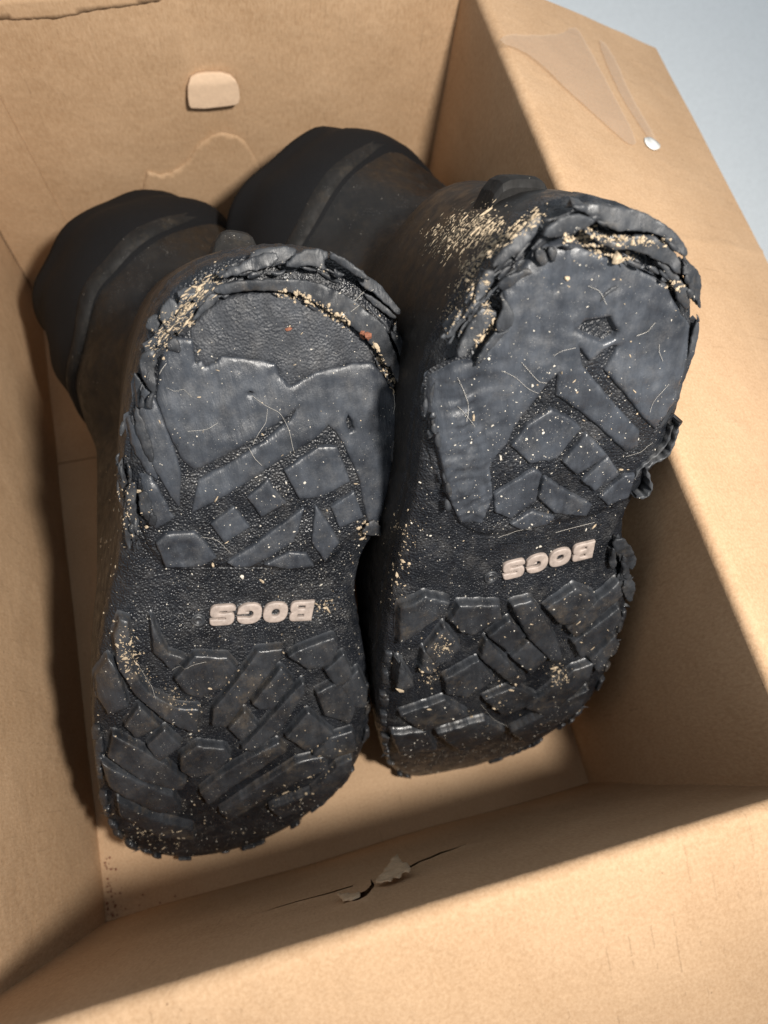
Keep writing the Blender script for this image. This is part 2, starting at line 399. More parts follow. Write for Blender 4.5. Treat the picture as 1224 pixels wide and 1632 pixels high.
# folded-out flaps, each with its rounded crease
def flap(side, slope, length, mat, e0, e1, sd, label=None):
    a = math.radians(slope); prof = []
    for k in range(9):                                            # crease: inner face rolls from vertical to the flap's slope
        t = math.pi - (math.pi / 2 + a) * k / 8
        prof.append((RZ + RZ * math.cos(t), H - RZ + RZ * math.sin(t)))
    u0, z0 = prof[-1]
    for k in range(1, 15): prof.append((u0 + length * k / 14 * math.cos(a), z0 - length * k / 14 * math.sin(a)))
    prof = np.array(prof); tg = np.gradient(prof, axis=0); tg /= np.linalg.norm(tg, axis=1)[:, None]
    dn = np.stack([tg[:, 1], -tg[:, 0]], 1)                        # towards the flap's under side
    n = len(prof)
    def place(uu, z, w):
        return {'r': (W + uu, e0 + (e1 - e0) * (1 - w), z), 'l': (-uu, e0 + (e1 - e0) * w, z), 'n': (e0 + (e1 - e0) * (1 - w), -uu, z), 'f': (e0 + (e1 - e0) * w, D + uu, z)}[side]
    def fn(w, v):
        i = int(round(v * (n - 1))); uu, z = prof[i]
        far = max(0, (i - 8) / 14)
        z = z + (.0014 * noise.noise(Vector((w * 3 + sd, far * 2.5, sd))) + .0005 * noise.noise(Vector((w * 9 + sd, far * 7, sd)))) * min(1, far * 4)
        if side == 'r':
            yw = e0 + (e1 - e0) * (1 - w)
            for yc, am in ((.233, .0007), (.083, .0005)): z += am * math.exp(-((yw - yc - .012 * far + .004 * noise.noise(Vector((far * 5, yc * 30, 0)))) / .0016) ** 2) * min(1, far * 3)
        return place(uu, z, w)
    def out(w, v):
        i = int(round(v * (n - 1))); d = dn[i]; z0p = np.array(place(0, 0, w)); z1p = np.array(place(d[0], d[1], w)); return z1p - z0p
    return panel('flap', fn, 200 if side == 'r' else 60, n, mat, out, TH, label)
FLR = flap('r', 22.5, .139, M_CARD_Y, .002, D - .002, 5., 'right flap with strips of torn clear tape')
flap('n', 24, .139, M_CARD_X, .002, W - .002, 6.)
flap('l', 35, .139, M_CARD_Y, .002, D - .002, 7.)
flap('f', 30, .139, M_CARD_X, .002, W - .002, 8.)

# glued corner joint: second layer over the far wall's left end, with a rough upper liner
jx = on_plane([(13, 180), (111, 363)], 1, D - .001)
def joint(u, v):
    z = v * (H - RZ - .002); xa = jx[1][0] + (jx[0][0] - jx[1][0]) * (z - jx[1][2]) / (jx[0][2] - jx[1][2])
    return (.001 + u * (xa - .001), D - .0024 + bow(u * .2, v, .001, 3.), z)
panel('glue_joint', joint, 8, 24, M_CARD_X, lambda u, v: (0, 1, 0), .002)

# pushed-in locking tab on the far wall
tp = on_plane([(300, 132), (320, 124), (365, 123), (380, 134), (383, 162), (374, 168), (306, 174), (300, 166)], 1, D - .004)
tc_ = tp.mean(0); P = resample(np.stack([tp[:, 0], tp[:, 2]], 1) * 1000, 1.0, 0, 0, 1)
if np.sum(P[:, 0] * np.roll(P[:, 1], -1) - P[:, 1] * np.roll(P[:, 0], -1)) < 0: P = P[::-1]
V, Fc, B, Dd = sheet(P, 2., (), .5)
zt = P[:, 1].max(); Hh = .9 + np.minimum((zt - V[:, 1]) * .55, 2.2) + np.maximum(zt - V[:, 1] - 4, 0) * .10 + np.array([.25 * nz(p, .2, 3.) for p in V])
V, Hh, Fc = skirt(V, Hh, Fc, B, [(0, 2.2), (-1.5, 2.6)])
mesh_obj('locking_tab', [(p[0] / 1000, D - h / 1000, p[1] / 1000) for p, h in zip(V, Hh)], Fc, M_CARD_TAB, box)
# crease and lifted liner on the far wall
def wall_patch(px, h, name, mat, sp=3., rag=.6):
    t = on_plane(px, 1, D - .001); P = resample(np.stack([t[:, 0], t[:, 2]], 1) * 1000, 1.5, rag, 8., 1)
    if np.sum(P[:, 0] * np.roll(P[:, 1], -1) - P[:, 1] * np.roll(P[:, 0], -1)) < 0: P = P[::-1]
    V, Fc, B, Dd = sheet(P, sp, (), 0)
    Hh = h + 0 * Dd; V, Hh, Fc = skirt(V, Hh, Fc, B, [(0, h + .6)])
    mesh_obj(name, [(p[0] / 1000, D - h_ / 1000, p[1] / 1000) for p, h_ in zip(V, Hh)], Fc, mat, box)
wall_patch([(225, 272), (262, 284), (300, 262), (315, 235), (345, 213), (372, 216), (398, 232), (440, 330), (440, 420), (230, 420)], .15, 'loose_liner', M_CARD_X)
wall_patch([(-40, 32), (40, 34), (100, 30), (130, 22), (180, 14), (270, 3), (270, -20), (-40, 0)], .35, 'loose_liner', M_CARD_X)

# clear tape left on the right flap
fa = math.radians(22.5)
def flap_r_point(px, lift):
    n = np.array([math.sin(fa), 0, math.cos(fa)]); u0 = RZ + RZ * math.sin(fa); z0 = H - RZ + RZ * math.cos(fa)
    A = np.array([W + u0, 0, z0]) + n * lift
    out = []
    for x, y in px:
        d = CAM_R.T @ np.array([(x - 612) / CAM_F, -(y - 816) / CAM_F, -1.0]); t = n @ (A - CAM_C) / (n @ d); out.append(CAM_C + t * d)
    return np.array(out)
def flap_patch(zpts, lift, mat, name, th=.0003):
    px = [(640 + x * .4771, y * .4771) for x, y in zpts]
    n = np.array([math.sin(fa), 0, math.cos(fa)]); e = np.array([math.cos(fa), 0, -math.sin(fa)])
    q = flap_r_point(px, lift); P2 = np.stack([q @ e, q[:, 1]], 1) * 1000
    P = resample(P2, 2., .35, 1., 1)
    if np.sum(P[:, 0] * np.roll(P[:, 1], -1) - P[:, 1] * np.roll(P[:, 0], -1)) < 0: P = P[::-1]
    V, Fc, B, Dd = sheet(P, 4., (), 0)
    cc = q.mean(0) @ n
    h = np.array([cc + .00012 * nz(p, .12, 3.) for p in V])
    if th > 0: V, h, Fc = skirt(V, h, Fc, B, [(0, th)])
    mesh_obj(name, [e * (p[0] / 1000) + np.array([0, p[1] / 1000, 0]) + n * hh for p, hh in zip(V, h)], Fc, mat, FLR)
flap_patch([(322, 140), (350, 112), (450, 118), (540, 112), (560, 92), (588, 90), (622, 150), (690, 280), (790, 470), (768, 490), (700, 430), (560, 305), (470, 215), (400, 165)], .0016, M_TAPE, 'tape_strip', 0)
flap_patch([(655, 132), (680, 140), (720, 205), (762, 310), (862, 478), (830, 470), (780, 395), (740, 330), (700, 250)], .0016, M_TAPE, 'tape_strip', 0)
flap_patch([(808, 462), (830, 456), (862, 478), (866, 494), (848, 502), (825, 492)], .0017, M_WHITE, 'glue_spot', .0002)

# ------------------------------------------------------------------ boots
class Boot:
    def __init__(self, Rb, o, bend, s0=75., w=44.):
        self.R = np.array(Rb); self.o = np.array(o)
        self.S = np.linspace(-250, 350, 2401)
        self.th = bend * np.clip((self.S - s0) / w, 0, 1)
        c = np.cumsum(np.stack([np.cos(self.th), np.sin(self.th)], 1), 0) * (self.S[1] - self.S[0])
        i = np.searchsorted(self.S, 0); self.c = c - c[i]
    def at(self, s, v, h=0.):
        """mm along the sole, mm across, mm out of the sole -> world metres"""
        s, v, h = np.broadcast_arrays(np.asarray(s, float), v, h)
        y = np.interp(s, self.S, self.c[:, 0]); z = np.interp(s, self.S, self.c[:, 1]); t = np.interp(s, self.S, self.th)
        L = np.stack([v, y + h * np.sin(t), z - h * np.cos(t)], -1) / 1000
        return self.o + L @ self.R.T
    def normal(self, s):
        t = np.interp(s, self.S, self.th); return np.stack([0 * t, np.sin(t), -np.cos(t)], -1) @ self.R.T
    def sv(self, px, h=0.):
        px = np.atleast_2d(np.asarray(px, float))
        d = np.stack([(px[:, 0] - 612) / CAM_F, -(px[:, 1] - 816) / CAM_F, -np.ones(len(px))], 1) @ CAM_R
        dl = d @ self.R; cl = (CAM_C - self.o) @ self.R * 1000; s = np.zeros(len(px))
        for _ in range(60):                                       # meet the tangent plane of the sole, slide along, repeat
            t = np.interp(s, self.S, self.th); cy = np.interp(s, self.S, self.c[:, 0]); cz = np.interp(s, self.S, self.c[:, 1])
            ny, nz_ = np.sin(t), -np.cos(t); py = cy + h * ny; pz = cz + h * nz_
            k = ((py - cl[1]) * ny + (pz - cl[2]) * nz_) / (dl[:, 1] * ny + dl[:, 2] * nz_)
            y = cl[1] + k * dl[:, 1]; z = cl[2] + k * dl[:, 2]; v = cl[0] + k * dl[:, 0]
            s = np.clip(s + .8 * ((y - py) * np.cos(t) + (z - pz) * np.sin(t)), -240, 340)
        return np.stack([s, v], 1)

def ccw(P):
    return P if np.sum(P[:, 0] * np.roll(P[:, 1], -1) - P[:, 1] * np.roll(P[:, 0], -1)) > 0 else P[::-1]
# in (s, v) the outward side is seen mirrored, so faces are flipped when the mesh is made

def Z(n, pts):
    ox, oy, k = {1: (130, 360, .44935), 2: (120, 820, .44118), 3: (600, 260, .44935), 4: (570, 780, .41667), 5: (200, 380, .19608), 6: (440, 380, .19608), 7: (680, 320, .19608), 8: (890, 320, .19608)}[n]
    return [(ox + x * k, oy + y * k) for x, y in pts]

class Builder:
    def __init__(self, boot, root, outline_px, seed):
        self.b = boot; self.root = root; self.seed = seed; self.objs = []
        self.out = ccw(resample(boot.sv(outline_px), 1.6, 0, 0, 2))
        self.lo = self.out.min(0) - 25; n = ((self.out.max(0) + 25 - self.lo) / 1.0).astype(int) + 2
        G = np.stack(np.meshgrid(np.arange(n[0]), np.arange(n[1]), indexing='ij'), -1).reshape(-1, 2) * 1.0 + self.lo
        dd = seg_dist(G, self.out) * np.where(inside(G, self.out), 1, -1); e = np.clip(1 - dd / 9., 0, 1.6)
        nn_ = np.array([.30 * nz(p, .06, seed) + .12 * nz(p, .25, seed) for p in G])
        self.bh = (-3.2 * e ** 2 + nn_ - 1.2 * sstep(-32, -18, G[:, 0]) * (1 - sstep(18, 34, G[:, 0]))).reshape(n)
    def world(self, V, Hh): return self.b.at(V[:, 0], V[:, 1], Hh)
    def add(self, name, V, Hh, Fc, mat, parent, **kw):
        o = mesh_obj(name, self.world(V, Hh), [f[::-1] for f in Fc] if FLIP else Fc, mat, parent, **kw); self.objs.append(o); return o
    def base_h(self, V):
        q = V - self.lo; n = self.bh.shape; i = np.clip(q[:, 0].astype(int), 0, n[0] - 2); j = np.clip(q[:, 1].astype(int), 0, n[1] - 2)
        f = np.clip(q[:, 0] - i, 0, 1); g_ = np.clip(q[:, 1] - j, 0, 1); B = self.bh
        return (B[i, j] * (1 - f) + B[i + 1, j] * f) * (1 - g_) + (B[i, j + 1] * (1 - f) + B[i + 1, j + 1] * f) * g_
    def sole(self, ragged):
        P = ccw(resample(self.out, 1.4, ragged, self.seed))
        V, Fc, B, Dd = sheet(P, 2.0, (), .7)
        Hh = self.base_h(V)
        V, Hh, Fc = skirt(V, Hh, Fc, B, [(.5, 1.5), (1.2, 5), (1.0, 9), (1.8, 11), (.8, 20), (-2., 28)])
        Hh[-1] += 0
        self.so = self.add('sole', V, Hh, Fc, M_SOLE, self.root, label='grained black rubber outsole with worn tread')
        return self.so
    def lug(self, px, T=3.2, name='tread_lug', mat=None, h_map=3., sp=1.9, rag=.2, rnd=.5, tilt=(0, 0), rough=.18, holes=(), smooth=0, slope=.8, parent=None, gouge=None, label=None):
        q = self.b.sv(px, h_map); P = ccw(resample(q, .9, rag, self.seed + q[0][0], smooth))
        HL = [ccw(resample(self.b.sv(h, h_map), .9, rag, self.seed + 3))[::-1] for h in holes]
        V, Fc, B, Dd = sheet(P, sp, HL, .45)
        base = self.base_h(V); c = V.mean(0)
        e = np.clip(1 - Dd / rnd, 0, 1)
        Hh = base + T - .55 * rnd * e ** 2 + (V - c) @ np.array(tilt) + np.array([rough * (nz(p, .22, self.seed + 9) + .5 * nz(p, .6, self.seed + 2)) for p in V])
        if T < 3 and len(P) > 250: Hh = Hh + np.array([.75 * nz(p, .055, self.seed) + .3 * nz(p, .13, self.seed + 1) for p in V])
        if gouge: Hh = Hh - gouge(V)
        V, Hh, Fc = skirt(V, Hh, Fc, B, [(.2, .35), (.45, lambda p, h: self.base_h(p) + .45 * (h - self.base_h(p))), (slope, lambda p, h: self.base_h(p) + .25), (slope + .8, lambda p, h: self.base_h(p) - .35)])
        return self.add(name, V, Hh, Fc, mat or M_RUB, parent or self.so, label=label)
    def flake(self, px, h0, rise=0., direction=None, th=1.6, curl=0., mat=None, sp=1.5, rag=.45, rough=.5, name='rubber_flake', smooth=1, deep=5.):
        """torn tongue of rubber standing off the sole: height h0 at its middle, rising along direction, edges curling"""
        th = th * .85; q = self.b.sv(px, h0); P = ccw(resample(q, .55, rag, self.seed + q[0][1], smooth))
        P = P + rng.normal(0, .035, P.shape)
        V, Fc, B, Dd = sheet(P, sp * .8, (), .3); c = V.mean(0)
        if direction is None: direction = c - np.array([-62., c[1] * .2])       # away from the heel's middle
        dr = np.array(direction, float); dr /= np.linalg.norm(dr) + 1e-9; tn = np.array([-dr[1], dr[0]])
        x = (V - c) @ dr; y = (V - c) @ tn
        Hh = h0 + rise * x + curl * x * x * .1 - .25 * np.clip(1 - Dd / .8, 0, 1) ** 2 + np.array([rough * (nz(p, .16, self.seed + 4) * 1.2 + .45 * nz(p, .45, self.seed + 6)) for p in V])
        Hh += .25 * np.sin(y * 1.1 + 2 * nz(c, .3)) * np.clip(x / 6, -.3, 1)
        V, Hh, Fc = skirt(V, Hh, Fc, B, [(.12, th * .5), (-.1, th), (-1.0, th + .5), (-2.2, th + deep)])
        return self.add(name, V, Hh, Fc, mat or M_FLAKE, self.so)
    def shreds(self, arc_px, n, spread, h, L=(3, 9), w=(.35, 1.1)):
        """thin torn strips lying along a line of the rim"""
        q = self.b.sv(arc_px, 3.); d = np.linalg.norm(np.diff(q, axis=0), axis=1); cum = np.concatenate([[0], np.cumsum(d)])
        for _ in range(int(n * .6)):
            u = random.uniform(0, cum[-1]); ln = random.uniform(*L); ww = random.uniform(*w); off = float(np.clip(random.gauss(0, spread), -1.3 * spread, 1.0 * spread)); bend = random.gauss(0, .10); V, Hh = [], []
            h0 = random.uniform(*h); hs = random.gauss(0, .10); tw = random.uniform(-1., 1.)
            pts = []
            for j in range(8):
                x = np.clip(u + ln * (j / 7 - .5), 0, cum[-1]); p = np.array([np.interp(x, cum, q[:, k]) for k in (0, 1)]); p2 = np.array([np.interp(x + .4, cum, q[:, k]) for k in (0, 1)]) if x + .4 < cum[-1] else p + (q[-1] - q[-2]) * .01
                t = p2 - p; t /= np.linalg.norm(t) + 1e-9; nn = np.array([-t[1], t[0]]); y = off + bend * ln * (j / 7 - .5) ** 2 * 4
                wj = ww * (math.sin(math.pi * (j + .4) / 7.8) ** .7 + .05); a = tw * (j / 7 - .3); c_ = p + nn * y; hc = h0 + hs * ln * (j / 7 - .5) + .3 * nz(c_, .8, self.seed)
                for (xx, yy_) in ((-1, -.22), (1, -.22), (1, .22), (-1, .22)): V.append(c_ + nn * wj * (xx * math.cos(a) - yy_ * math.sin(a))); Hh.append(hc + wj * (xx * math.sin(a) + yy_ * math.cos(a)))
            Fc = [(4 * j + i, 4 * j + (i + 1) % 4, 4 * j + 4 + (i + 1) % 4, 4 * j + 4 + i) for j in range(7) for i in range(4)] + [(0, 1, 2, 3), (31, 30, 29, 28)]
            self.add('rubber_shred', np.array(V), np.array(Hh), Fc, M_FLAKE, self.so)
    def chips(self, sfrom, n, size):
        """chipped lug ends along the rim"""
        P = self.out; c = P.mean(0); cand = [i for i in range(len(P)) if sfrom(P[i])]
        for k in range(n):
            i = random.choice(cand); p = P[i]; t = P[(i + 2) % len(P)] - P[i - 2]; t /= np.linalg.norm(t); o = np.array([t[1], -t[0]])
            L = random.uniform(*size); w = random.uniform(1.6, 3.2); over = random.uniform(-.4, 1.3)
            poly = np.array([p - t * L * .5 - o * w, p - t * L * .42 + o * over * random.uniform(.2, 1), p - t * L * .1 + o * over, p + t * L * .2 + o * over * random.uniform(.3, 1.), p + t * L * .5 + o * over * random.uniform(-.5, .8), p + t * L * .45 - o * w * random.uniform(.6, 1.2)])
            Q = ccw(resample(poly, .8, .35, self.seed + k)); V, Fc, B, Dd = sheet(Q, 1.4, (), .4)
            Hh = self.base_h(V) * .75 + random.uniform(.8, 2.4) - .3 * np.clip(1 - Dd / .6, 0, 1) ** 2 + np.array([.4 * nz(q, .4, k) for q in V])
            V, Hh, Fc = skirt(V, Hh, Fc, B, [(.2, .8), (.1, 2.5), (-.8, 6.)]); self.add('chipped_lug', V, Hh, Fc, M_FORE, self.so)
    def spikes(self, sfrom, n, lmin, lmax, lifts=(-.5, .35)):
        """frayed rubber whiskers on the rim: each a bent tapered shard"""
        P = self.out; c = P.mean(0); cand = [i for i in range(len(P)) if sfrom(P[i])]
        for k in range(n):
            p = P[random.choice(cand)]; d = p - np.array([c[0] + (p[0] - c[0]) * .6, 0]); d /= np.linalg.norm(d)
            t = np.array([-d[1], d[0]]); L = random.uniform(lmin, lmax); w = random.uniform(.8, 2.3); sk = random.uniform(-.9, .9); lift = random.uniform(*lifts)
            V = []; Hh = []
            for j in range(5):
                a = j / 4; ww = w * (1 - a) ** .8 + .02; m = p - d * 1.5 + d * (L + 1.5) * a + t * sk * L * a * a
                hb = -3.6 + lift * L * a
                for (x, y) in ((-1, 0), (0, .45), (1, 0), (0, -.6)): V.append(m + t * ww * x); Hh.append(hb + y * ww)
            Fc = [(4 * j + i, 4 * j + (i + 1) % 4, 4 * j + 4 + (i + 1) % 4, 4 * j + 4 + i) for j in range(4) for i in range(4)]
            self.add('frayed_shard', np.array(V), np.array(Hh), Fc, M_FLAKE, self.so)

FLIP = True

def boot_upper(bd, end, end_dir, rad, t_shell):
    """foot and shaft lofted behind the sole, then the neoprene collar"""
    b = bd.b; out = bd.out; n = 110
    arc = np.concatenate([[0], np.cumsum(np.linalg.norm(np.diff(np.vstack([out, out[:1]]), axis=0), axis=1))])
    cl = np.vstack([out, out[:1]]); u = np.linspace(0, arc[-1], n, endpoint=False)
    O = np.stack([np.interp(u, arc, cl[:, 0]), np.interp(u, arc, cl[:, 1])], 1)
    cen = np.array([-52., O[:, 1].mean()]); rings = []
    smax = O[:, 0].max()
    vm = O[:, 1].mean()
    for h in (6, 12, 20, 30, 42, 55, 68, 82, 96, 110):
        k = max(0., (h - 22) / 92); front = 1 - .80 * min(1, k) ** 1.25
        s = np.where(O[:, 0] > -15, -15 + (O[:, 0] + 15) * front, O[:, 0])
        bul = 1.0 + .045 * math.sin(math.pi * min(1, h / 60))
        v = vm + (O[:, 1] - vm) * bul * (1 + .06 * k)
        s = s + (1 - sstep(-100, -25, O[:, 0])) * (.13 * max(0, h - 18) - 1.5 * math.sin(math.pi * min(1, h / 70)))
        if h <= 6: s, v = s * .985 + .015 * cen[0], vm + (v - vm) * .96
        rings.append(b.at(s, v, -h))
    base = rings[-1]; C0 = base.mean(0); nin = -b.normal(np.array([-60.]))[0]
    E1 = np.array(end); ed = np.array(end_dir, float); ed /= np.linalg.norm(ed)
    L = np.linalg.norm(E1 - C0); path = []
    for t in np.linspace(0, 1, 22):
        p1 = C0 + nin * L * .35; p2 = E1 - ed * L * .35
        path.append(((1 - t) ** 3) * C0 + 3 * (1 - t) ** 2 * t * p1 + 3 * (1 - t) * t * t * p2 + t ** 3 * E1)
    path = np.array(path); tan = np.gradient(path, axis=0); tan /= np.linalg.norm(tan, axis=1)[:, None]
    sdir = b.at(10, 0)[None] - b.at(0, 0)[None]; sdir = (sdir / np.linalg.norm(sdir))[0]; vdir = b.R[:, 0]
    ang = np.arctan2((O[:, 1] - vm) / 42, (O[:, 0] - cen[0]) / 60.)
    ang = np.arctan2(*(np.stack([(base - C0) @ vdir, (base - C0) @ sdir])))
    def tube(t, r_off=0.):
        x = t * 21; i = min(20, int(x)); f = x - i; c = path[i] * (1 - f) + path[i + 1] * f; tg = tan[i] * (1 - f) + tan[i + 1] * f; tg /= np.linalg.norm(tg)
        a1 = sdir - tg * (sdir @ tg); a1 /= np.linalg.norm(a1); a2 = vdir - tg * (vdir @ tg) - a1 * (vdir @ a1); a2 /= np.linalg.norm(a2)
        R0 = np.stack([(base - C0) @ sdir, (base - C0) @ vdir], 1)
        E = np.stack([np.cos(ang) * (rad[0] + r_off), np.sin(ang) * (rad[1] + r_off)], 1)
        k = float(sstep(0, .38, t)); q = R0 * (1 - k) + E * k
        fold = 1 + .014 * np.sin(ang * 3 + t * 9 + bd.seed) * float(sstep(.15, .6, t)) + .018 * np.sin(ang * 7 - t * 14 + bd.seed * 2) * float(sstep(.2, .7, t))
        P = c + (q[:, :1] * a1 + q[:, 1:] * a2) * fold[:, None]
        P = P + (P - c) / np.linalg.norm(P - c, axis=1)[:, None] * np.array([.0022 * nz(p, 22, bd.seed) + .0010 * nz(p, 60, bd.seed + 3) for p in P])[:, None]
        return P
    TT = np.linspace(0, 1, 61); TAB = np.array([tube(t) for t in TT]); CEN = TAB.mean(1); ii = np.arange(n)
    def at_t(tv, off):
        """ring whose every point may sit at its own distance along the shaft, pushed out by off"""
        x = np.clip(tv, 0, 1) * 60; k = np.minimum(59, x.astype(int)); f = (x - k)[:, None]
        P = TAB[k, ii] * (1 - f) + TAB[k + 1, ii] * f; c = CEN[k] * (1 - f) + CEN[k + 1] * f
        d = P - c; return P + d / np.linalg.norm(d, axis=1)[:, None] * off
    # the rubber shell reaches higher up the back than at the sides
    tb = t_shell - .17 * np.cos(ang) + .13 * np.sin(ang) + .015 * np.sin(ang * 4 + bd.seed)
    shell = rings + [at_t(.05 + (tb - .05) * f, 0) for f in np.linspace(.06, 1, 14)] + [at_t(tb + .010, .0002), at_t(tb + .012, -.002), at_t(tb, -.004)]
    def loft(R, name, mat, label=None):
        V = np.concatenate(R); V[:, 2] = np.maximum(V[:, 2], .0006); V[:, 0] = np.maximum(V[:, 0], .0012); V[:, 1] = np.minimum(V[:, 1], D - .0035)
        Fc = [(i * n + j, i * n + (j + 1) % n, (i + 1) * n + (j + 1) % n, (i + 1) * n + j) for i in range(len(R) - 1) for j in range(n)]
        o = mesh_obj(name, V, Fc, mat, bd.root, label=label); bd.objs.append(o); return o
    up = loft(shell, 'upper', M_SIDE, 'dusty black rubber foot and lower shaft')
    col = [at_t(tb - .03 + (.97 - tb + .03) * f, -.0022 + .0065 * math.sin(math.pi * min(1, f * 1.15)) ** .7) for f in np.linspace(0, 1, 14)]
    e1 = np.ones(n)
    col += [at_t(e1 * .99, -.002), at_t(e1 * 1.0, -.006), at_t(e1 * .985, -.010), at_t(e1 * .9, -.012), at_t(e1 * .6, -.014)]
    loft(col, 'collar', M_NEO, 'soft black neoprene collar')
    # fabric binding where shell and collar meet
    wob = .004 * np.sin(ang * 5 + 1)
    loft([at_t(tb + d_ + wob, o_) for d_, o_ in ((.0, -.001), (.006, .0022), (.03, .0034), (.055, .0036), (.075, .0030), (.082, .0005))], 'binding', M_UP, 'dark grey fabric binding round the shaft')
    # raised back seam along the shaft
    mid = np.argmin((base - C0) @ sdir + 2.0 * np.abs((base - C0) @ vdir - .022))
    V = []; Fc = []
    ts = np.linspace(.16, t_shell - .10, 14)
    for t in ts:
        P = tube(t); x = t * 21; i = min(20, int(x)); c = path[i] * (1 - (x - i)) + path[i + 1] * (x - i)
        for k, up_ in ((-4, -.0006), (-3, .0006), (0, .0010), (3, .0006), (4, -.0006)):
            p = P[(mid + k // 2) % n] if k % 2 == 0 else (P[(mid + k // 2) % n] + P[(mid + k // 2 + 1) % n]) / 2
            dd = p - c; V.append(p + dd / np.linalg.norm(dd) * up_)
    Fc = [(5 * i + j, 5 * i + j + 1, 5 * i + 5 + j + 1, 5 * i + 5 + j) for i in range(len(ts) - 1) for j in range(4)]
    bd.objs.append(mesh_obj('back_strip', V, Fc, M_UP, up))
    return up

def heel_kick(bd, up, v0, v1, s_in, s_out, h0, h1, marks):
    b = bd.b; V = []; nu = 13
    prof = [(s_in + 14, h0 + 4), (s_out + 3.0, h0), (s_out + .6, h0 + 1.2), (s_out, h0 + 4), (s_out + 1.5, h1 - 2), (s_out + 4., h1), (s_in + 16, h1 + 6)]
    for i in range(nu):
        a = i / (nu - 1); v = v0 + (v1 - v0) * a; k = 1 - abs(2 * a - 1) ** 4
        for s, h in prof: V.append(b.at(s * k + (s_in + 12) * (1 - k) if s < s_in + 10 else s, v, -h))
    m = len(prof); Fc = [(i * m + j, i * m + j + 1, (i + 1) * m + j + 1, (i + 1) * m + j) for i in range(nu - 1) for j in range(m - 1)]
    Fc += [tuple(range(m)), tuple((nu - 1) * m + j for j in reversed(range(m)))]
    o = mesh_obj('heel_kick', V, Fc, M_UP, up, smooth=False, label='moulded kick-off ledge at the back of the heel'); bd.objs.append(o)
    if marks:                                                      # worn raised print on the ledge, too rubbed to read
        Vm, Fm = [], []
        for k in range(11):
            v = v0 + (v1 - v0) * (.27 + .46 * k / 10); w = .55; hh = random.uniform(1.2, 2.0); hm = (h0 + h1) / 2
            i0 = len(Vm)
            for (dv, dh, up_) in ((-w, -hh, 0), (w, -hh, 0), (w, hh, 0), (-w, hh, 0), (-w * .6, -hh * .8, .5), (w * .6, -hh * .8, .5), (w * .6, hh * .8, .5), (-w * .6, hh * .8, .5)):
                Vm.append(b.at(s_out + 5.5 + dh * .8, v + dv, -(h0 + 1.1 - up_ * 1.2)))
            Fm += [(i0 + a, i0 + (a + 1) % 4, i0 + 4 + (a + 1) % 4, i0 + 4 + a) for a in range(4)] + [(i0 + 4, i0 + 5, i0 + 6, i0 + 7)]
        bd.objs.append(mesh_obj('raised_print', Vm, Fm, M_UP, o, False))

